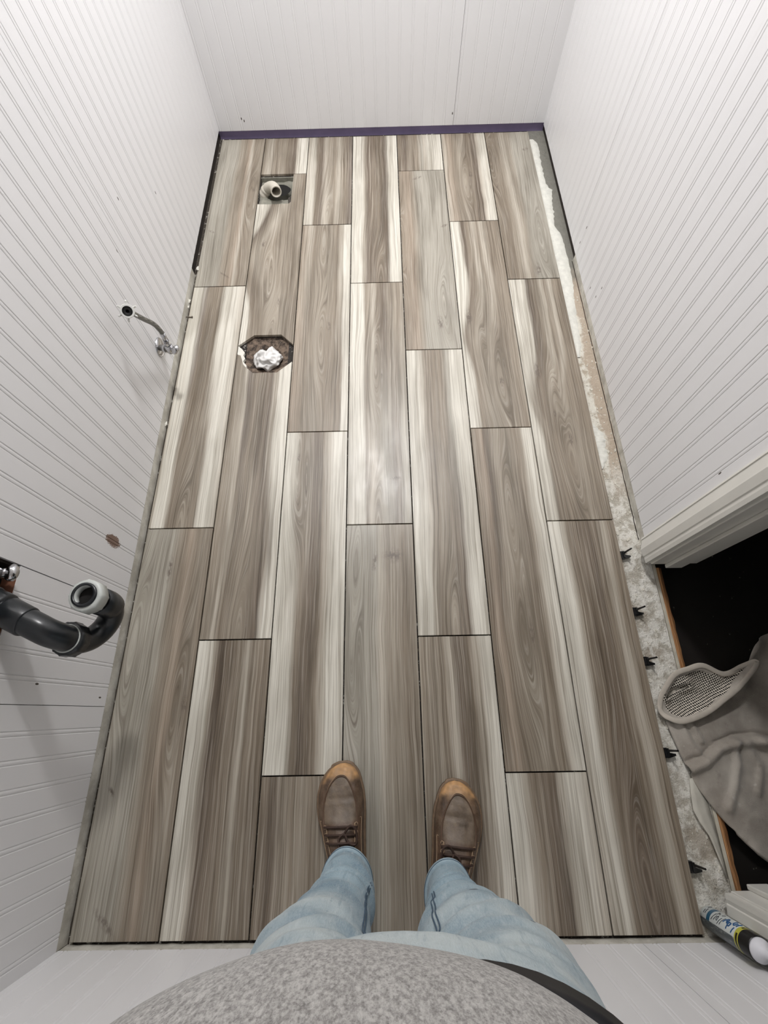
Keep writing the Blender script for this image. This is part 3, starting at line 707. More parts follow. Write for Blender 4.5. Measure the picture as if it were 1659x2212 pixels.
tag(bag, 'crumpled white plastic bag stuffed in the octagonal floor hole', 'plastic bag')

# square pit: mortar shelf, black opening, white corrugated hose
b = MB(); g = 14; vs = []; fs = []
for i in range(g+1):
    for j in range(g+1):
        x = HSQ[0]-.004+(HSQ[1]-HSQ[0]+.008)*i/g; y = HSQ[2]-.004+(HSQ[3]-HSQ[2]+.008)*j/g
        d = math.hypot((x+.425)/.045, (y+.075)/.042)
        z = -.030+.006*mnoise.noise((x*40, y*40, 0)) - (.05 if d < 1 else .05*math.exp(-((d-1)/.18)**2))
        z += .016*math.exp(-((x+.49)/.02)**2-((y+.16)/.03)**2)
        vs.append((x, y, z))
for i in range(g):
    for j in range(g): a = i*(g+1)+j; fs.append((a, a+1, a+g+2, a+g+1))
mk('mortar_bed', vs, fs, M_pitgrey, floor, True)
mk('pipe_gap', [(-.425+.050*math.cos(a)*(1+.18*mnoise.noise((math.cos(a)*2, math.sin(a)*2, 0))), -.068+.040*math.sin(a), -.0275) for a in [2*PI*i/20 for i in range(20)]], [tuple(range(20))], M_pitdark, floor)
MB().box(HSQ[0]-.01, HSQ[1]+.01, HSQ[3]-.004, HSQ[3]+.004, -.05, SUB-.0005).build('pit_edge', M_pitgrey, floor)
fh = thing('flexible_hose', 'white corrugated hose sticking out of the square floor hole', 'hose', (-.45, -.11, -.02))
hp = spline([(-.520, -.100, -.062), (-.500, -.090, -.036), (-.474, -.086, -.008), (-.446, -.104, .012), (-.430, -.128, .018), (-.423, -.152, .022)], 10)
M_cor = plain('white_corrugated_plastic', (214, 208, 194), .5, var=.06, scale=30)
b = MB(); npt = len(hp)
R = []; prev = None
hl_ = [p-fh.location for p in hp]
b.tube(hl_, lambda t: .0215*(1+(.055*math.sin(t*60) if t < .42 else .0)+(.06 if t > .97 else 0)), 24, False)
b.tube(hl_[::-1], lambda t: .0180, 24, False)
b.build('corrugated_tube', M_cor, fh, True)
tdir = (hp[-1]-hp[-2]).normalized()
MB().ring(hp[-1]-fh.location-tdir*.003, tdir, .0228, .0178, .005, 28).build('rim', M_cor, fh, True)
MB().tube([(.098, .005, -.003), (.075, -.03, .000), (.082, -.075, .004)], .007, 10).build('dark_cable', plain('dark_grey_rubber', (70, 64, 58), .7), fh, True)

# ------------------------------------------------------------------ small loose bits on the left edge
sc_ = thing('loose_screw', 'small loose screw lying on the left floor edge', 'screw', (-.705, -.828, .003))
M_zinc = plain('dull_zinc', (120, 112, 102), .45, .7)
MB().tube([(-.015, 0, 0), (-.010, 0, 0), (.006, 0, 0), (.010, 0, 0)], lambda t: .0009 if t == 0 else .0018, 8).build('shank', M_zinc, sc_, True)
MB().tube([(.008, 0, 0), (.012, 0, 0), (.0128, 0, 0)], lambda t: .0018 if t == 0 else .0042, 12).build('head', M_zinc, sc_, True)
chip = None
chip_lab = ['rough white plaster crumb at the far end of the left floor edge', 'flat plaster chip left of the loose screw', 'small plaster chip beside the left wall strip', 'pale plaster chip just below the supply valve']
for q, (x, y, s_) in enumerate(((-.707, -.575, .010), (-.7175, -.745, .009), (-.7165, -.775, .006), (-.7155, -1.30, .008))):
    bm = bmesh.new(); bmesh.ops.create_icosphere(bm, subdivisions=2, radius=1)
    for vv in bm.verts:
        vv.co = vv.co*(1+.55*mnoise.noise(vv.co*1.7+Vector((q*5, 0, 0))))
        vv.co = Vector((vv.co.x*.55, vv.co.y, vv.co.z*.4))*s_
    me = bpy.data.meshes.new('plaster_chip'); bm.to_mesh(me); bm.free(); me.materials.append(M_chip)
    o = bpy.data.objects.new('plaster_chip', me); COL.objects.link(o); o.location = (x, y, .0035 if q == 0 else .002)
    tag(o, chip_lab[q], 'plaster chip', 'plaster chips on the left edge')

# ------------------------------------------------------------------ black levelling clips at the right tile edge
def clip_mesh():
    b = MB()
    base = [(-.004, -.010), (.003, -.011), (.009, -.004), (.019, -.005), (.019, -.009), (.010, -.012), (.008, .003), (.004, .009), (-.004, .010)]
    base = [(-.004, -.013), (.006, -.013), (.023, -.0095), (.023, -.0050), (.009, -.002), (.008, .005), (.003, .010), (-.004, .010)]
    b.rings([[(x, y, SUB+.002) for x, y in base], [(x, y, .0015) for x, y in base]])
    b.tube([(.004, .003, SUB+.002), (.006, .004, .012), (.010, .005, .040)], lambda t: .0034-.0011*t, 8)
    b.box(.001, .006, -.010, .009, -.006, .006)
    return b
cm = clip_mesh()
ct = ['black levelling clip at the tile edge nearest the door casing', 'second black levelling clip from the door casing', 'black levelling clip just above the folded towel corner',
      'black levelling clip beside the towel, left of its lower folds', 'black levelling clip nearest the caulk tube']
first = None
for q, (y, rz) in enumerate(((-1.789, .06), (-1.955, .0), (-2.088, -.08), (-2.309, .05), (-2.546, -.05))):
    if first is None:
        first = o = cm.build('levelling_clip', M_black, None)
    else:
        o = first.copy(); COL.objects.link(o)
    o.location = (.7128, y, 0); o.rotation_euler = (0, 0, rz)
    tag(o, ct[q], 'tile clip', 'black levelling clips along the tile edge')

# ------------------------------------------------------------------ caulk tube in the front right corner
TB = Vector((.7345, -2.6445, SUB))
tb_ = thing('caulk_tube', 'caulk tube with white, grey and yellow label standing in the corner', 'caulk tube', TB)
def label_mat():
    k = NT('caulk_label'); v, x, y, z = k.coords()
    ang = k.M('ARCTAN2', y, x)
    n = k.noise(k.xyz(k.mul(x, 1), k.mul(y, 1), k.mul(z, .25)), 330, 4, .7)
    grey = k.mix(k.step(n, .5, .75), lin((84, 92, 96)), lin((186, 192, 192)))
    white = lin((214, 220, 218))
    # printed sides: white panel faces the room's far end, grey speckle faces left / front
    side = k.step(k.M('ABSOLUTE', k.sub(ang, 1.75)), 1.12, 1.14)
    c = k.mix(side, white, grey)
    teal = k.mul(k.mul(k.step(z, .024, .0245), k.step(z, .036, .0355)), k.step(side, .4, .6, 1, 0))
    c = k.mix(teal, c, lin((22, 96, 130)))
    c = k.mix(k.step(z, .117, .1175), c, lin((190, 186, 70)))
    c = k.mix(k.mul(k.mul(k.step(z, .1205, .121), k.step(z, .1265, .126)), k.step(k.M('ABSOLUTE', k.M('SINE', k.mul(ang, 1.5))), .45, .47)), c, lin((34, 32, 18)))
    c = k.mix(k.step(z, .129, .1295), c, lin((14, 14, 15)))
    return k.fin(c, .3)
def crc(r, z, n=40): return [(r*math.cos(2*PI*j/n), r*math.sin(2*PI*j/n), z) for j in range(n)]
TR = .0225
MB().rings([crc(TR-.002, 0), crc(TR, .002), crc(TR, .158), crc(TR-.001, .160)]).build('cartridge', label_mat(), tb_, True)
MB().rings([crc(TR-.0015, .158), crc(TR-.002, .164), crc(.012, .172), crc(.0075, .180), crc(.004, .235), crc(.003, .238)]).build('nozzle', plain('white_nozzle', (226, 226, 232), .35), tb_, True)
def ink(strokes, r, name, colr):
    b = MB()
    for st in strokes:
        b.tube([((TR+.0001)*math.cos(a), (TR+.0001)*math.sin(a), z) for a, z in spline2(st)], r, 6)
    o = b.build(name, plain(name, colr, .4), tb_); o['kind'] = 'stuff'
def spline2(st):
    P = spline([(a, z, 0) for a, z in st], 4); return [(p.x, p.y) for p in P]
A0 = 1.70
ink([[(A0+.95, .041), (A0+.25, .046)], [(A0+.30, .0445), (A0+.1, .049), (A0-.15, .046)], [(A0+.85, .049), (A0+.35, .052)], [(A0+.75, .056), (A0+.5, .0545), (A0+.3, .057), (A0+.6, .059), (A0+.8, .058)],
     [(A0+1.0, .062), (A0+.3, .068)], [(A0+.95, .069), (A0+.1, .0755)], [(A0-.1, .05), (A0+.15, .055)], [(A0+.1, .061), (A0-.2, .064)],
     [(A0+.8, .012), (A0+.4, .012)], [(A0+.75, .017), (A0+.2, .017)], [(A0+.1, .012), (A0-.3, .012)]], .0007, 'dark_lettering', (40, 42, 46))
ink([[(A0+.55, .076), (A0-.05, .083), (A0+.5, .088), (A0+.2, .082)], [(A0+.95, .091), (A0+.2, .091)], [(A0+.25, .091), (A0+.3, .097), (A0+.6, .096), (A0+.6, .092)],
     [(A0+.2, .100), (A0-.3, .100)], [(A0+.1, .100), (A0+.3, .105), (A0-.1, .108)], [(A0+1.0, .107), (A0+.45, .111)], [(A0+.3, .112), (A0-.3, .113)]], .0013, 'blue_lettering', (36, 84, 132))

# ------------------------------------------------------------------ towel over the threshold
tw = thing('towel', 'dirty grey cloth towel crumpled over the doorway threshold', 'towel', (.85, -2.3, SUB))
def towel_mat():
    k = NT('grey_microfibre'); v, x, y, z = k.coords()
    n1 = k.noise(v, 9, 5, .6); n2 = k.noise(v, 500, 2); n3 = k.noise(v, 30, 4, .65)
    c = k.mix(k.step(n1, .3, .7), lin((150, 142, 132)), lin((184, 177, 167)))
    c = k.mix(k.step(n3, .62, .74, 0, .5), c, lin((206, 202, 195)))
    c = k.mix(k.step(n3, .40, .30, 0, .35), c, lin((122, 113, 104)))
    k.bump(n2, .5, .002)
    m = k.fin(c, .95, 0, .2); k.b.inputs['Sheen Weight'].default_value = .25
    return m
M_tow = towel_mat()
def mesh_mat():
    k = NT('open_mesh_backing'); v, x, y, z = k.coords()
    vo = k.n('ShaderNodeTexVoronoi', feature='F1'); vo.inputs['Scale'].default_value = 1.0; vo.inputs['Randomness'].default_value = .12
    rx = k.add(k.mul(x, 175), k.mul(y, 75)); ry = k.sub(k.mul(y, 175), k.mul(x, 75))
    k.put(vo.inputs['Vector'], k.xyz(rx, ry, 0.0))
    c = k.mix(k.step(vo.outputs[0], .34, .46), lin((30, 28, 25)), lin((206, 198, 186)))
    k.bump(vo.outputs[0], .6, .002)
    return k.fin(c, .95, 0, .2)
M_mesh = mesh_mat()
def dseg(p, poly):
    best = 9
    for a, c in zip(poly, poly[1:]):
        ax, ay = a; bx_, by_ = c; dx, dy = bx_-ax, by_-ay
        t = max(0, min(1, ((p[0]-ax)*dx+(p[1]-ay)*dy)/(dx*dx+dy*dy)))
        best = min(best, math.hypot(p[0]-ax-dx*t, p[1]-ay-dy*t))
    return best
top_c = spline([(.733, -2.238, 0), (.768, -2.240, 0), (.83, -2.222, 0), (.888, -2.190, 0), (.94, -2.158, 0), (.99, -2.10, 0), (1.06, -2.03, 0), (1.25, -1.98, 0)], 8)
bot_c = spline([(.885, -2.528, 0), (.96, -2.57, 0), (1.10, -2.60, 0), (1.36, -2.52, 0)], 8)
left_c = spline([(.733, -2.238, 0), (.745, -2.29, 0), (.760, -2.350, 0), (.782, -2.40, 0), (.825, -2.465, 0), (.885, -2.528, 0)], 8)
right_c = spline([(1.25, -1.98, 0), (1.38, -2.2, 0), (1.36, -2.52, 0)], 8)
def at(cv, t):
    f = t*(len(cv)-1); i = min(int(f), len(cv)-2); return cv[i].lerp(cv[i+1], f-i)
folds = [([(.757, -2.349), (.80, -2.335), (.845, -2.305), (.90, -2.290), (.965, -2.288), (1.1, -2.31)], .016, .011),
         ([(.895, -2.292), (.890, -2.34), (.865, -2.385), (.835, -2.43)], .010, .010),
         ([(.93, -2.30), (.955, -2.345), (.93, -2.40)], .008, .011), ([(.765, -2.245), (.778, -2.29), (.80, -2.325)], .009, .008),
         ([(.79, -2.24), (.805, -2.285)], .008, .007), ([(1.04, -2.04), (.985, -2.10), (.955, -2.15)], .026, .020), ([(.97, -2.29), (1.03, -2.33), (1.1, -2.34)], .014, .012)]
NU, NV = 110, 90
vs = []; fs = []
for i in range(NU+1):
    for j in range(NV+1):
        a, c = i/NU, j/NV
        p = (at(top_c, a)*(1-c)+at(bot_c, a)*c) + (at(left_c, c)*(1-a)+at(right_c, c)*a) - (top_c[0]*(1-a)*(1-c)+top_c[-1]*a*(1-c)+bot_c[0]*(1-a)*c+bot_c[-1]*a*c)
        h = .010-.036*(1/(1+math.exp(-(p.x-.90)/.03)))
        for poly, A, sg in folds:
            d = dseg((p.x, p.y), poly); h += A*math.exp(-(d/sg)**2)
        # crisp valley just below the long fold
        d = dseg((p.x, p.y-.017), folds[0][0]); h -= .008*math.exp(-(d/.006)**2)
        h += .003*mnoise.noise((p.x*14, p.y*14, 0))+.0016*mnoise.noise((p.x*45, p.y*45, 4))
        ed = min(a, c, 1-a, 1-c)
        h -= .004*max(0, 1-ed/.02)
        if p.x < .84: h = max(h, .0045)
        vs.append((p.x-tw.location.x, p.y-tw.location.y, h))
for i in range(NU):
    for j in range(NV): a = i*(NV+1)+j; fs.append((a, a+1, a+NV+2, a+NV+1))
o = mk('cloth', vs, fs, M_tow, tw, True); sd = o.modifiers.new('solid', 'SOLIDIFY'); sd.thickness = .003; sd.offset = -1
# folded-back corner showing the open mesh backing
rim = spline([(.7235, -2.196, .016), (.735, -2.172, .018), (.7745, -2.127, .022), (.815, -2.112, .024), (.8545, -2.1045, .026), (.912, -2.126, .014), (.962, -2.107, .022), (.990, -2.100, .040), (.933, -2.155, .034), (.880, -2.188, .036), (.824, -2.2198, .036), (.762, -2.2383, .034), (.730, -2.2286, .026), (.721, -2.214, .018)], 7, True)
ctrl = [Vector((.76, -2.19, .004)), Vector((.90, -2.15, .008))]
n = len(rim); K = 12; vs = []; fs = []
for k_ in range(K+1):
    t = k_/K
    for p in rim:
        q = ctrl[0].lerp(ctrl[1], min(1, max(0, (p.x-.75)/.16)))
        r_ = p.lerp(q, t); dip = (math.sin(t*PI/2))**.7
        z = p.z+(q.z-p.z)*dip + .005*math.sin(r_.x*70+r_.y*40)*t*(1-t)*3 + .004*mnoise.noise((r_.x*60, r_.y*60, 2))*t
        cr = dseg((r_.x, r_.y), [(.748, -2.180), (.775, -2.163), (.81, -2.152)]); z -= .016*math.exp(-(cr/.0035)**2); z += .006*math.exp(-((cr-.008)/.006)**2)
        vs.append((r_.x-tw.location.x, r_.y-tw.location.y, z-SUB-.012))
for k_ in range(K):
    for j in range(n): fs.append((k_*n+j, k_*n+(j+1) % n, (k_+1)*n+(j+1) % n, (k_+1)*n+j))
mk('mesh_backing', vs, fs, M_mesh, tw, True)
hv = [Vector((p.x-tw.location.x, p.y-tw.location.y, p.z-SUB-.013)) for p in rim]
b = MB(); R = []
for i, p in enumerate(hv):
    t = (hv[(i+1) % n]-hv[i-1]).normalized(); a = Vector((t.y, -t.x, 0)).normalized()
    R.append([p+a*(.0068*math.cos(2*PI*j/10))+Vector((0, 0, .0024*math.sin(2*PI*j/10))) for j in range(10)])
b.rings(R, False, True).build('hem', plain('grey_hem', (186, 178, 166), .95, var=.12, scale=60), tw, True)
# underside wall of the folded corner, so that it rests on the cloth
b = MB(); b.rings([[p for p in hv], [p.lerp(Vector((-.03, .12, .004)), .16)*1 for p in hv], [Vector((p.x*.8-.006, p.y*.8+.025, .003)) for p in hv]], False)
b.build('fold_underside', M_tow, tw, True)
b = MB(); b.tube([(-.004, .088, .030), (.004, .083, .032)], .0012, 6); b.tube([(.004, .083, .030), (.0052, .082, .034)], .0035, 8)
scr = thing('drywall_screw', 'dark screw lying on the mesh side of the towel', 'screw', (.845, -2.207, .014))
MB().tube([(-.012, .005, 0), (-.008, .003, 0), (.004, -.002, 0)], lambda t: .0008+.0008*min(1, t*3), 8).build('shank', M_zinc, scr, True)
MB().tube([(.003, -.0015, 0), (.0065, -.003, 0)], lambda t: .0016+.0026*t, 10).build('head', M_zinc, scr, True)

# ------------------------------------------------------------------ the person standing at the front wall
ps = thing('person', 'person in grey t-shirt, light blue jeans and brown leather shoes, seen from above', 'person', (.03, -2.5, 0))
PO = ps.location.copy()
def sring(cx, cy, z, rx, ry, n=40, e=2.0):
    r = []
    for j in range(n):
        a = 2*PI*j/n; c, s_ = math.cos(a), math.sin(a)
        r.append(Vector((cx+rx*math.copysign(abs(c)**(2/e), c), cy+ry*math.copysign(abs(s_)**(2/e), s_), z))-PO)
    return r
def smooth_tab(tab, n):
    """resample rows (first column z) with Catmull-Rom"""
    out = []; m = len(tab)
    for i in range(n+1):
        f = i/n*(m-1); k = min(int(f), m-2); t = f-k
        P = [tab[max(k-1, 0)], tab[k], tab[k+1], tab[min(k+2, m-1)]]
        out.append([.5*(2*b+(c-a)*t+(2*a-5*b+4*c-d)*t*t+(3*b-a-3*c+d)*t**3) for a, b, c, d in zip(*P)])
    return out
def loft(b, tab, n=36, e=2.0, seg=40):
    b.rings([sring(r[1], r[2], r[0], r[3], r[4], seg, e) for r in smooth_tab(tab, n)])
def remeshed(name, b, voxel, smooth_it, mat, parent, disp=None, solid=True, cols=None):
    o = b.build(name+'_raw', None, None)
    m = o.modifiers.new('r', 'REMESH'); m.mode = 'VOXEL'; m.voxel_size = voxel
    m = o.modifiers.new('s', 'SMOOTH'); m.factor = .5; m.iterations = smooth_it
    dg = bpy.context.evaluated_depsgraph_get(); me = bpy.data.meshes.new_from_object(o.evaluated_get(dg))
    old = o.data; bpy.data.objects.remove(o); bpy.data.meshes.remove(old)
    me.name = name
    if disp:
        nr = [v.normal.copy() for v in me.vertices]
        for v, q in zip(me.vertices, nr): v.co += q*disp(v.co+PO)
    for p in me.polygons: p.use_smooth = True
    me.materials.clear(); me.materials.append(mat)
    o = bpy.data.objects.new(name, me); COL.objects.link(o); o.parent = parent
    return o

LEGL = [(.092, -.078, -2.545, .052, .066), (.13, -.077, -2.543, .051, .064), (.21, -.077, -2.540, .053, .060), (.30, -.079, -2.536, .058, .060), (.40, -.084, -2.532, .070, .066),
        (.50, -.088, -2.530, .082, .072), (.60, -.082, -2.525, .086, .080), (.70, -.064, -2.518, .088, .090), (.80, -.052, -2.512, .090, .098), (.88, -.046, -2.508, .092, .104)]
LEGR = [(.092, .139, -2.568, .048, .066), (.13, .138, -2.566, .047, .062), (.21, .139, -2.558, .051, .058), (.30, .141, -2.546, .062, .060), (.40, .144, -2.536, .078, .068),
        (.50, .152, -2.530, .095, .074), (.60, .154, -2.525, .097, .082), (.70, .147, -2.518, .096, .090), (.80, .132, -2.512, .090, .098), (.88, .124, -2.508, .092, .104)]
PELV = [(.735, .040, -2.492, .100, .070), (.77, .040, -2.490, .150, .092), (.82, .040, -2.494, .172, .106), (.88, .040, -2.498, .180, .114), (.94, .040, -2.500, .179, .118), (.975, .040, -2.500, .174, .116)]
jb_ = MB(); loft(jb_, LEGL, 40); loft(jb_, LEGR, 40); loft(jb_, PELV, 20, 2.2)
def jean_folds(p):
    d = 0
    # wrinkles pulling round the knees and stacked above the hems
    d += .0036*mnoise.noise((p.x*9, p.y*9, p.z*22)) + .0022*mnoise.noise((p.x*24+5, p.y*24, p.z*40))
    w_ = math.exp(-((p.z-.22)/.11)**2); d += .0045*w_*math.sin(p.z*95+p.x*26+4*mnoise.noise((p.x*8, p.y*8, p.z*8)))
    w_ = math.exp(-((p.z-.52)/.10)**2); d += .0048*w_*math.sin((p.z*60+p.x*38+p.y*22)+3*mnoise.noise((p.x*6, p.y*6, p.z*6)))
    # flat of cloth kicked out on the inner side of each ankle
    d += .012*math.exp(-((p.z-.20)/.035)**2-((p.x+.022)/.016)**2) if p.x < .03 else .010*math.exp(-((p.z-.40)/.05)**2-((p.x-.058)/.02)**2)
    return d*min(1, max(.15, (p.z-.10)/.06))
def jean_mat():
    k = NT('light_wash_denim'); v, x, y, z = k.coords()
    n1 = k.noise(v, 7, 4, .6); n2 = k.noise(v, 55, 4, .65); n3 = k.noise(k.xyz(k.mul(x, 1.0), k.mul(y, 1.0), k.mul(z, .25)), 700, 2)
    c = k.mix(k.step(n1, .32, .66), lin((112, 138, 154)), lin((152, 174, 185)))
    # worn pale thighs and knees
    fz = k.mul(k.step(z, .36, .50), k.step(y, -.02, .05))
    c = k.mix(k.mul(fz, k.step(n1, .35, .62, .25, .75)), c, lin((186, 192, 190)))
    c = k.mix(k.step(n2, .36, .28, 0, .4), c, lin((96, 116, 130)))
    c = k.mix(k.step(n2, .66, .76, 0, .35), c, lin((206, 208, 202)))
    c = k.mix(k.step(n3, .35, .65, 0, .22), c, lin((196, 206, 210)))
    def spot(px, py, pz, r, c):
        q = k.add(k.M('POWER', k.mul(k.sub(x, px), 1/r), 2.0), k.M('POWER', k.mul(k.sub(z, pz), 1/r), 2.0), k.mul(k.step(y, -.02, -.0), -0.0))
        q = k.add(q, k.mul(k.sub(n2, .5), 1.6))
        return k.mix(k.mul(k.step(q, .9, 1.0, 1, 0), k.step(y, .0, .02)), c, lin((42, 48, 58)))
    c = spot(.118, 0, .43, .0075, c); c = spot(.166, 0, .60, .004, c); c = spot(-.120, 0, .15, .003, c)
    n4 = k.noise(k.xyz(k.mul(x, 1.0), k.mul(y, 1.0), k.mul(z, .12)), 120, 3, .6)
    c = k.mix(k.step(n4, .56, .70, 0, .30), c, lin((200, 208, 210))); c = k.mix(k.step(n4, .44, .30, 0, .30), c, lin((94, 118, 136)))
    k.bump(k.add(n3, n2), .45, .0016)
    m = k.fin(c, .9, 0, .2); k.b.inputs['Sheen Weight'].default_value = .15
    return m
M_jean = jean_mat()
jeans = remeshed('jeans', jb_, .0065, 5, M_jean, ps, jean_folds)
M_jhem = plain('denim_hem', (160, 180, 190), .9, var=.14, scale=90, bump=.3)
M_stitch = plain('dark_seam', (72, 92, 110), .9)
for tab, nm in ((LEGL, 'hem'), (LEGR, 'hem')):
    z, cx, cy, rx, ry = tab[0]
    tl = .010        # hem tips forward over the shoe
    def hr(s_, dz):
        r = []
        for j in range(56):
            a = 2*PI*j/56
            r.append(Vector((cx+(rx+s_)*math.cos(a), cy+(ry+s_)*math.sin(a), z+dz+.010*math.sin(a)+.003*math.sin(3*a+cx*20)))-PO)
        return r
    MB().rings([hr(-.002, -.004), hr(.0025, -.005), hr(.0045, .000), hr(.0042, .012), hr(.0015, .015), hr(-.004, .015)], False).build(nm, M_jhem, jeans, True)
    MB().tube(hr(.0042, .0115), .0009, 6, False, True).build('hem_stitch', M_stitch, jeans)
def onjean(pts, r, name):
    """run a seam over the jeans surface: cast horizontally from each leg axis"""
    from mathutils.bvhtree import BVHTree
    bv = BVHTree.FromObject(jeans, bpy.context.evaluated_depsgraph_get())
    out = []
    for (tab, z, a) in pts:
        row = lerp_tab([tuple(q) for q in tab], z); c = Vector((row[0], row[1], z))-PO
        d = Vector((math.cos(a), math.sin(a), 0)); h = bv.ray_cast(c+d*.3, -d, .3)
        if h[0]: out.append(h[0]+d*.0016)
    for _ in range(6): out = [out[0]]+[(out[i-1]+out[i]*2+out[i+1])/4 for i in range(1, len(out)-1)]+[out[-1]]
    if len(out) > 3: MB().tube(out, r, 6).build(name, M_stitch, jeans)
bpy.context.view_layer.update()
for da in (0, .07):
    onjean([(LEGL, z/100, .42+da+(z-20)*.002) for z in range(22, 56, 1)], .0012, 'inseam')
    onjean([(LEGR, z/100, 2.35+da+(z-20)*.004) for z in range(30, 58, 1)], .0012, 'inseam')
# fly / crotch flap standing proud under the shirt
fv = []; ff = []
FP = [(-.020, -2.412, .800), (.000, -2.404, .803), (.020, -2.398, .808), (.040, -2.393, .814), (.050, -2.396, .816)]
for (x, y, z) in FP:
    for dy, dz in ((-.010, -.010), (-.002, .000), (-.004, .018), (-.03, .045)):
        fv.append(Vector((x, y+dy, z+dz))-PO)
for i in range(len(FP)-1):
    for j in range(3): ff.append((i*4+j, i*4+j+1, (i+1)*4+j+1, (i+1)*4+j))
o = mk('fly_flap', fv, ff, M_jhem, jeans, True); sd = o.modifiers.new('s', 'SOLIDIFY'); sd.thickness = .004

# near-black band round the waist, centred to the right under the shirt
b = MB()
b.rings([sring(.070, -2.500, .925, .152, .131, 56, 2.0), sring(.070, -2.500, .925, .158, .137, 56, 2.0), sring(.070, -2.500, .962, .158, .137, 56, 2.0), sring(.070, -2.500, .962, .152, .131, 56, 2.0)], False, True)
b.build('dark_waist_band', plain('near_black_band', (20, 21, 26), .5), ps, True)

# t-shirt
TOR = [(.945, .010, -2.500, .182, .144), (1.00, .006, -2.482, .190, .155), (1.06, .005, -2.473, .194, .161), (1.13, .008, -2.474, .192, .159), (1.21, .020, -2.482, .190, .147), (1.30, .021, -2.492, .192, .130), (1.38, .022, -2.502, .188, .108), (1.43, .022, -2.508, .140, .080), (1.455, .022, -2.508, .075, .062)]
tb2 = MB(); loft(tb2, TOR, 40, 2.12, 56)
for sg in (-1, 1):
    tb2.tube([Vector(p)-PO for p in spline([(.022+sg*.13, -2.505, 1.395), (.022+sg*.19, -2.50, 1.37), (.022+sg*.225, -2.475, 1.30), (.022+sg*.242, -2.45, 1.23)], 6)], lambda t: .066-.006*t, 24)
def shirt_disp(p):
    return .0022*mnoise.noise((p.x*12, p.y*12, p.z*7))+.0012*math.sin(p.z*26+p.x*14+3*mnoise.noise((p.x*4, p.y*4, p.z*4)))
def shirt_mat():
    k = NT('heather_grey_jersey'); v, x, y, z = k.coords()
    n1 = k.noise(k.xyz(x, y, k.mul(z, .6)), 430, 5, .75); n2 = k.noise(k.xyz(k.mul(x, 1), k.mul(y, 1), k.mul(z, 1)), 900, 2); n3 = k.noise(v, 8, 3)
    c = k.mix(k.step(n1, .34, .68), lin((112, 110, 108)), lin((186, 184, 181)))
    c = k.mix(k.step(n2, .35, .65, 0, .3), c, lin((186, 184, 180)))
    c = k.mix(k.step(n3, .35, .65, .10, 0), c, lin((110, 106, 100)))
    k.bump(k.add(n1, n2), .25, .001)
    m = k.fin(c, .95, 0, .15); k.b.inputs['Sheen Weight'].default_value = .2
    return m
tshirt = remeshed('t_shirt', tb2, .0065, 4, shirt_mat(), ps, shirt_disp)

# body: head, neck, arms and hands in one surface
bd = MB()
def P_(x, y, z): return Vector((x, y, z))-PO
HC = Vector((.022, -2.465, 1.60))
# head built from tilted rings (looking down)
hd = []
tilt = Matrix.Rotation(-.55, 4, 'X')
for (h, ww, df, db) in ((-.115, .030, .070, -.02), (-.10, .045, .088, .02), (-.07, .058, .096, .065), (-.03, .067, .098, .088), (.01, .072, .096, .098), (.05, .074, .094, .100), (.085, .066, .080, .092), (.11, .045, .052, .066), (.122, .012, .015, .02)):
    r = []
    for j in range(28):
        a = 2*PI*j/28; s_ = math.sin(a); y = (df if s_ > 0 else db)*s_
        v3 = tilt @ Vector((ww*math.cos(a), y, h)); r.append(HC+v3-PO)
    hd.append(r)
bd.rings(hd)
bd.tube([P_(.022, -2.515, 1.40), P_(.022, -2.505, 1.47), P_(.022, -2.485, 1.55)], .056, 20)
def hv3(x, y, z): return HC+(tilt @ Vector((x, y, z)))-PO
bd.tube([hv3(0, .088, .022), hv3(0, .105, -.012), hv3(0, .118, -.030), hv3(0, .098, -.040)], lambda t: .008+.007*t, 10)
for sg in (-1, 1):
    bd.tube([hv3(sg*.068, -.01, .02), hv3(sg*.082, -.016, .012), hv3(sg*.080, -.010, -.028), hv3(sg*.068, .0, -.03)], .009, 8)
    sh, el, wr = (.022+sg*.19, -2.50, 1.37), (.022+sg*.262, -2.425, 1.150), (.027+sg*.085, -2.272, 1.352)
    bd.tube([P_(*p) for p in spline([sh, (.022+sg*.235, -2.465, 1.26), el], 6)], lambda t: .050-.010*t, 20)
    bd.tube([P_(*p) for p in spline([el, (.022+sg*.190, -2.360, 1.245), wr], 6)], lambda t: .041-.014*t, 20)
    w3 = Vector(wr); tip = Vector((.027+sg*.052, -2.215, 1.398)); d = (tip-w3)
    bd.tube([w3-PO, w3+d*.35-PO, w3+d*.75-PO, w3+d-PO], lambda t: .026+.010*math.sin(PI*t), 16)
    q = Vector((-sg, 0, 0)); upv = Vector((0, .45, .89)); bk = Vector((0, -.85, .45))
    for f in range(4):
        r0 = w3+d*(.55+.16*f)+Vector((sg*.004, .012, .010)); ln = (.070, .078, .074, .058)[f]
        bd.tube([r0-PO, r0+q*ln*.25+upv*.020-PO, r0+q*ln*.62+upv*.020-PO, r0+q*ln*.85+upv*.008-PO], lambda t: .0092-.002*t, 10)
    r0 = w3+d*.35+Vector((-sg*.010, -.006, .0))
    bd.tube([r0-PO, r0+q*.022+bk*.012-PO, r0+q*.044+d*.35-PO, r0+q*.055+d*.6-PO], lambda t: .0115-.003*t, 10)
M_skin = plain('skin', (196, 150, 126), .5, var=.06, scale=30)
body = remeshed('body', bd, .0046, 3, M_skin, ps)
hr_ = []
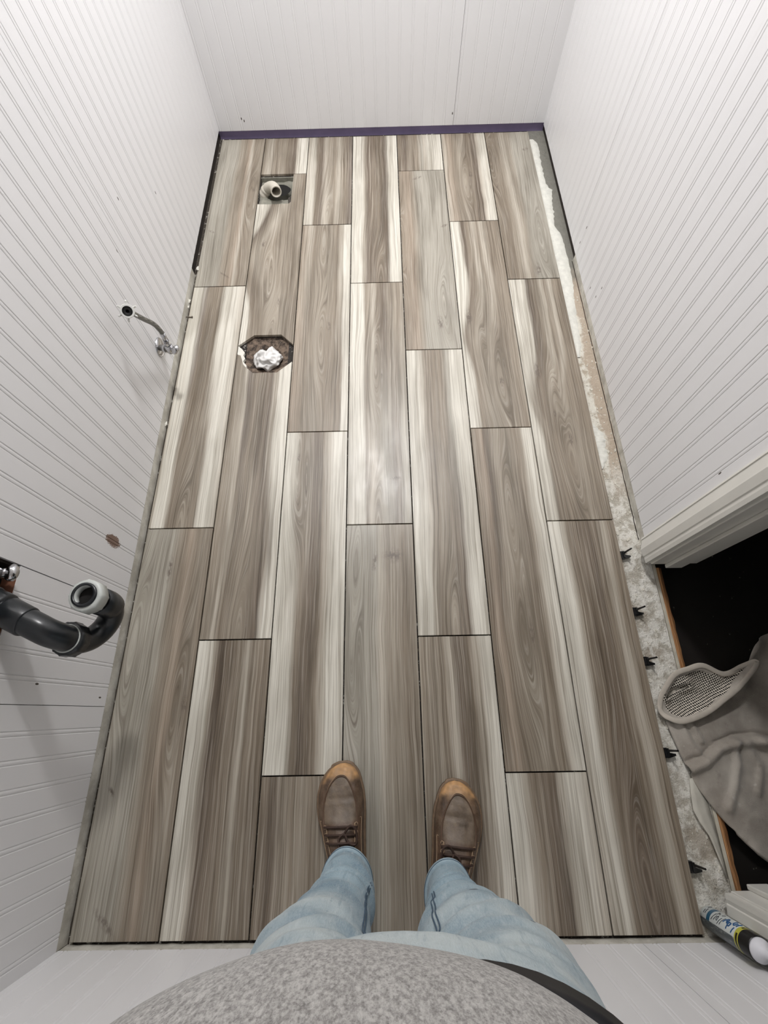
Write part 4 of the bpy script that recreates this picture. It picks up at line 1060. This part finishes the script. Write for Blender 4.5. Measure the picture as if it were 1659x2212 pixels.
for (h, ww, df, db) in ((-.06, .060, -.03, .088), (-.01, .076, -.005, .106), (.03, .080, .05, .109), (.07, .079, .090, .108), (.10, .066, .078, .092), (.125, .040, .045, .058), (.135, .01, .01, .015)):
    r = []
    for j in range(28):
        a = 2*PI*j/28; s_ = math.sin(a); y = (df if s_ > 0 else db)*s_
        r.append(hv3(ww*math.cos(a), y, h))
    hr_.append(r)
MB().rings(hr_).build('hair', plain('brown_hair', (74, 56, 42), .7, var=.3, scale=120, bump=.6), ps, True)
for sg in (-1, 1):
    b = MB(); c0 = hv3(sg*.029, .083, .012); c1 = hv3(sg*.029, .0895, .008)
    b.rings([[c0+Vector((.0095*math.sin(PI*i/8)*math.cos(2*PI*j/14), .0095*math.sin(PI*i/8)*math.sin(2*PI*j/14), .0095*math.cos(PI*i/8))) for j in range(14)] for i in range(1, 8)])
    ey = b.build('eye', plain('eye_white', (214, 210, 204), .2), ps, True)
    b = MB(); b.rings([[c1+Vector((.0052*math.sin(PI*i/6)*math.cos(2*PI*j/12), .0052*math.sin(PI*i/6)*math.sin(2*PI*j/12), .0052*math.cos(PI*i/6))) for j in range(12)] for i in range(1, 6)])
    b.build('iris', plain('iris_brown', (52, 38, 30), .2), ey, True)
    MB().tube([hv3(sg*.046, .078, .030), hv3(sg*.030, .090, .034), hv3(sg*.014, .092, .031)], .0032, 6).build('eyebrow', plain('brow_hair', (70, 54, 42), .8), ps, True)
MB().tube([hv3(-.024, .090, -.064), hv3(-.01, .099, -.061), hv3(.01, .099, -.061), hv3(.024, .090, -.064)], .0045, 8).build('lips', plain('lips', (168, 104, 96), .5), ps, True)

# shoes
def shoe(name, toe, ang, label, mirror):
    root = bpy.data.objects.new(name, None); COL.objects.link(root); root.parent = ps; root.empty_display_size = .03
    LN = .290
    d = Vector((math.sin(ang), math.cos(ang), 0)); heel = Vector((toe[0], toe[1], 0))-d*LN
    root.location = heel-PO; root.rotation_euler = (0, 0, -ang)
    root['label'] = label
    WT = [(0, .010), (.015, .020), (.04, .028), (.09, .034), (.2, .038), (.35, .041), (.5, .0475), (.62, .0535), (.70, .0550), (.78, .0535), (.86, .0475), (.92, .0395), (.96, .0300), (.985, .0190), (1, .006)]
    HT = [(0, .052), (.05, .068), (.2, .088), (.35, .094), (.45, .089), (.55, .077), (.65, .064), (.75, .055), (.85, .049), (.92, .043), (.97, .036), (1, .026)]
    def off(t): return mirror*(.006*math.sin(PI*min(1, max(0, (t-.35)/.65)))-.004*max(0, (t-.85)/.15))
    def S(t, th, lift=0.0):
        wd = lerp_tab(WT, t)[0]; hh = lerp_tab(HT, t)[0]-.018
        c, s_ = math.cos(th), math.sin(th)
        x = wd*math.copysign(abs(c)**.72, c); z = .018+hh*abs(s_)**.80
        f = c/.64 if t < .6 else c/max(.02, .64*math.sqrt(max(0, 1-((t-.6)/.315)**2)))
        inside = 1/(1+math.exp((abs(f)-1)*14)) if .36 < t < .91 else 0
        rr = 1+.045*inside*min(1, max(0, (t-.36)/.1))
        z = .018+(z-.018)*rr
        z += .0022*mnoise.noise((x*70, t*22, mirror))*min(1, s_*2)
        z += -.0024*math.exp(-((t-.70)/.012)**2)*inside-.002*math.exp(-((t-.755)/.012)**2)*inside
        nrm = Vector((c, .0, s_+.2)).normalized()
        return Vector((x+off(t), t*LN, z))+nrm*lift, inside
    ts = [(1-math.cos(PI*i/72))/2 for i in range(73)]; NA = 41
    vs = []; cs = []; fs = []
    for t in ts:
        for j in range(NA):
            th = PI*j/(NA-1); p, ins = S(t, th); vs.append(p)
            nn = mnoise.noise((p.x*45, p.y*45, p.z*45+mirror*3))*.8+mnoise.noise((p.x*100, p.y*100, p.z*90+mirror*7))*.5; n2 = mnoise.noise((p.x*130, p.y*130, p.z*130))
            brown = Vector((78, 59, 45)); worn = Vector((112, 94, 77)); tan = Vector((170, 132, 90)); dark = Vector((58, 40, 29))
            k = brown.lerp(worn, min(1, max(0, .35+.8*nn)))
            k = k.lerp(dark, min(1, max(0, -.3-.9*nn))*.8)
            toek = min(1, max(0, (t-.86)/.06+nn*.8)) if t > .78 else 0
            k = k.lerp(tan*1.08, toek*(1-ins)*.95)
            vampc = Vector((118, 104, 89)).lerp(Vector((98, 84, 70)), min(1, max(0, .5-.9*nn)))
            k = k.lerp(vampc, ins)
            if t < .60: k = k.lerp(Vector((84, 60, 45)), .55)
            k = k*(1+.16*n2+.18*mnoise.noise((p.x*60+9, p.y*40, p.z*60)))
            cs.append(lin(tuple(max(0, min(255, q)) for q in k)))
    for i in range(len(ts)-1):
        for j in range(NA-1): a = i*NA+j; fs.append((a, a+1, a+NA+1, a+NA))
    mk('upper', vs, fs, M_leather, root, True, cols=cs)
    # welt + sole
    ol = []
    for t in ts:
        ol.append((lerp_tab(WT, t)[0]+off(t), t))
    right = [(lerp_tab(WT, t)[0], t) for t in ts]; loop = [(w_+.0035, t, 1) for w_, t in right]+[(w_+.0035, t, -1) for w_, t in reversed(right)]
    def lp(z, gr): return [Vector((sg*(w_+gr)+off(t), t*LN+(gr+.0035)*(math.copysign(1, t-.5) if abs(t-.5) > .47 else (t-.5)*.5), z)) for w_, t, sg in loop]
    MB().rings([lp(.0005, -.003), lp(.002, 0), lp(.016, .0005)]).build('sole', M_sole, root, False)
    MB().rings([lp(.0155, .0005), lp(.017, .0012), lp(.0205, .0008), lp(.0212, -.003)]).build('welt', M_welt, root, True)
    # raised moc-toe seam
    us = []
    for i in range(49):
        q_ = -.5+2*i/48*.5; a_ = q_*PI
        if i < 10: t, f = .565+.0035*i, -.64
        elif i > 38: t, f = .565+.0035*(48-i), .64
        else:
            a_ = -PI/2+PI*(i-10)/28; t = .6+.310*math.cos(a_); f = .64*math.sin(a_)
        us.append(S(t, math.acos(max(-1, min(1, f))), .0006)[0])
    MB().tube(us, .0019, 8).build('moc_seam', M_seamb, root, True)
    MB().tube([p+Vector((0, .003, -.0008)) for p in us], .0007, 6).build('seam_stitch', M_thread, root, True)
    for sg in (0, 1):      # quarter panel stitch lines, facing edges beside the laces
        th = .52 if sg else PI-.52; th2 = 1.02 if sg else PI-1.02
        MB().tube([S(.10+.014*i, th, .0006)[0] for i in range(37)]+[S(.61, th+(.14 if sg else -.14)*k/4, .0006)[0] for k in range(5)], .0008, 6).build('stitch_line', M_thread, root, True)
        MB().tube([S(.34+.007*i, th2, .0012)[0] for i in range(36)], .0011, 6).build('facing_edge', M_thread, root, True)
        for tt in (.575, .525, .475):
            MB().ring(S(tt, .92 if sg else PI-.92, .0004)[0], (.5 if sg else -.5, 0, .85), .0042, .0026, .0012, 16).build('eyelet', M_thread, root, True)
    # laces
    for tt in (.577, .527, .477):
        MB().tube([S(tt+.008*math.sin(PI*i/12)-(.02*(i/12) if mirror > 0 else .02*(1-i/12)), .92+(PI-1.84)*i/12, .0035+.003*math.sin(PI*i/12))[0] for i in range(13)], .0026, 8).build('lace', M_lace, root, True)
    k0 = S(.535, PI/2+.1*mirror, .008)[0]
    MB().tube(spline([k0, k0+Vector((-mirror*.014, .014, .006)), k0+Vector((-mirror*.026, .004, .004)), k0+Vector((-mirror*.024, -.022, .002)), k0+Vector((-mirror*.008, -.018, .004)), k0], 5), .0026, 8).build('lace_loop', M_lace, root, True)
    MB().tube(spline([k0, k0+Vector((mirror*.014, -.010, .003)), k0+Vector((mirror*.010, -.040, .004)), k0+Vector((-mirror*.006, -.052, .002))], 5), .0026, 8).build('lace_loop', M_lace, root, True)
    return root
kk = NT('worn_brown_leather'); at_ = kk.n('ShaderNodeAttribute', attribute_name='Col'); vv_, *_r = kk.coords()
nn_ = kk.noise(vv_, 220, 4, .65); kk.bump(nn_, .35, .002)
M_leather = kk.fin(kk.mix(kk.step(nn_, .35, .7, .0, .16), at_.outputs[0], lin((150, 130, 110))), .48, 0, .45)
M_sole = plain('brown_rubber_sole', (62, 48, 38), .7, var=.2)
M_welt = plain('tan_welt', (122, 100, 78), .6, var=.25, scale=90)
M_seamb = plain('seam_leather', (92, 68, 50), .55, var=.2, scale=90)
M_thread = plain('tan_thread', (170, 144, 116), .7, var=.2, scale=200)
M_lace = plain('dark_brown_lace', (66, 46, 36), .7, var=.25, scale=150, bump=.4)
shoe('shoe', (-.102, -2.320), -.085, 'left brown leather shoe with bright tan toe', -1)
shoe('shoe', (.1845, -2.363), .17, 'right brown leather shoe, set further back and turned out', 1)
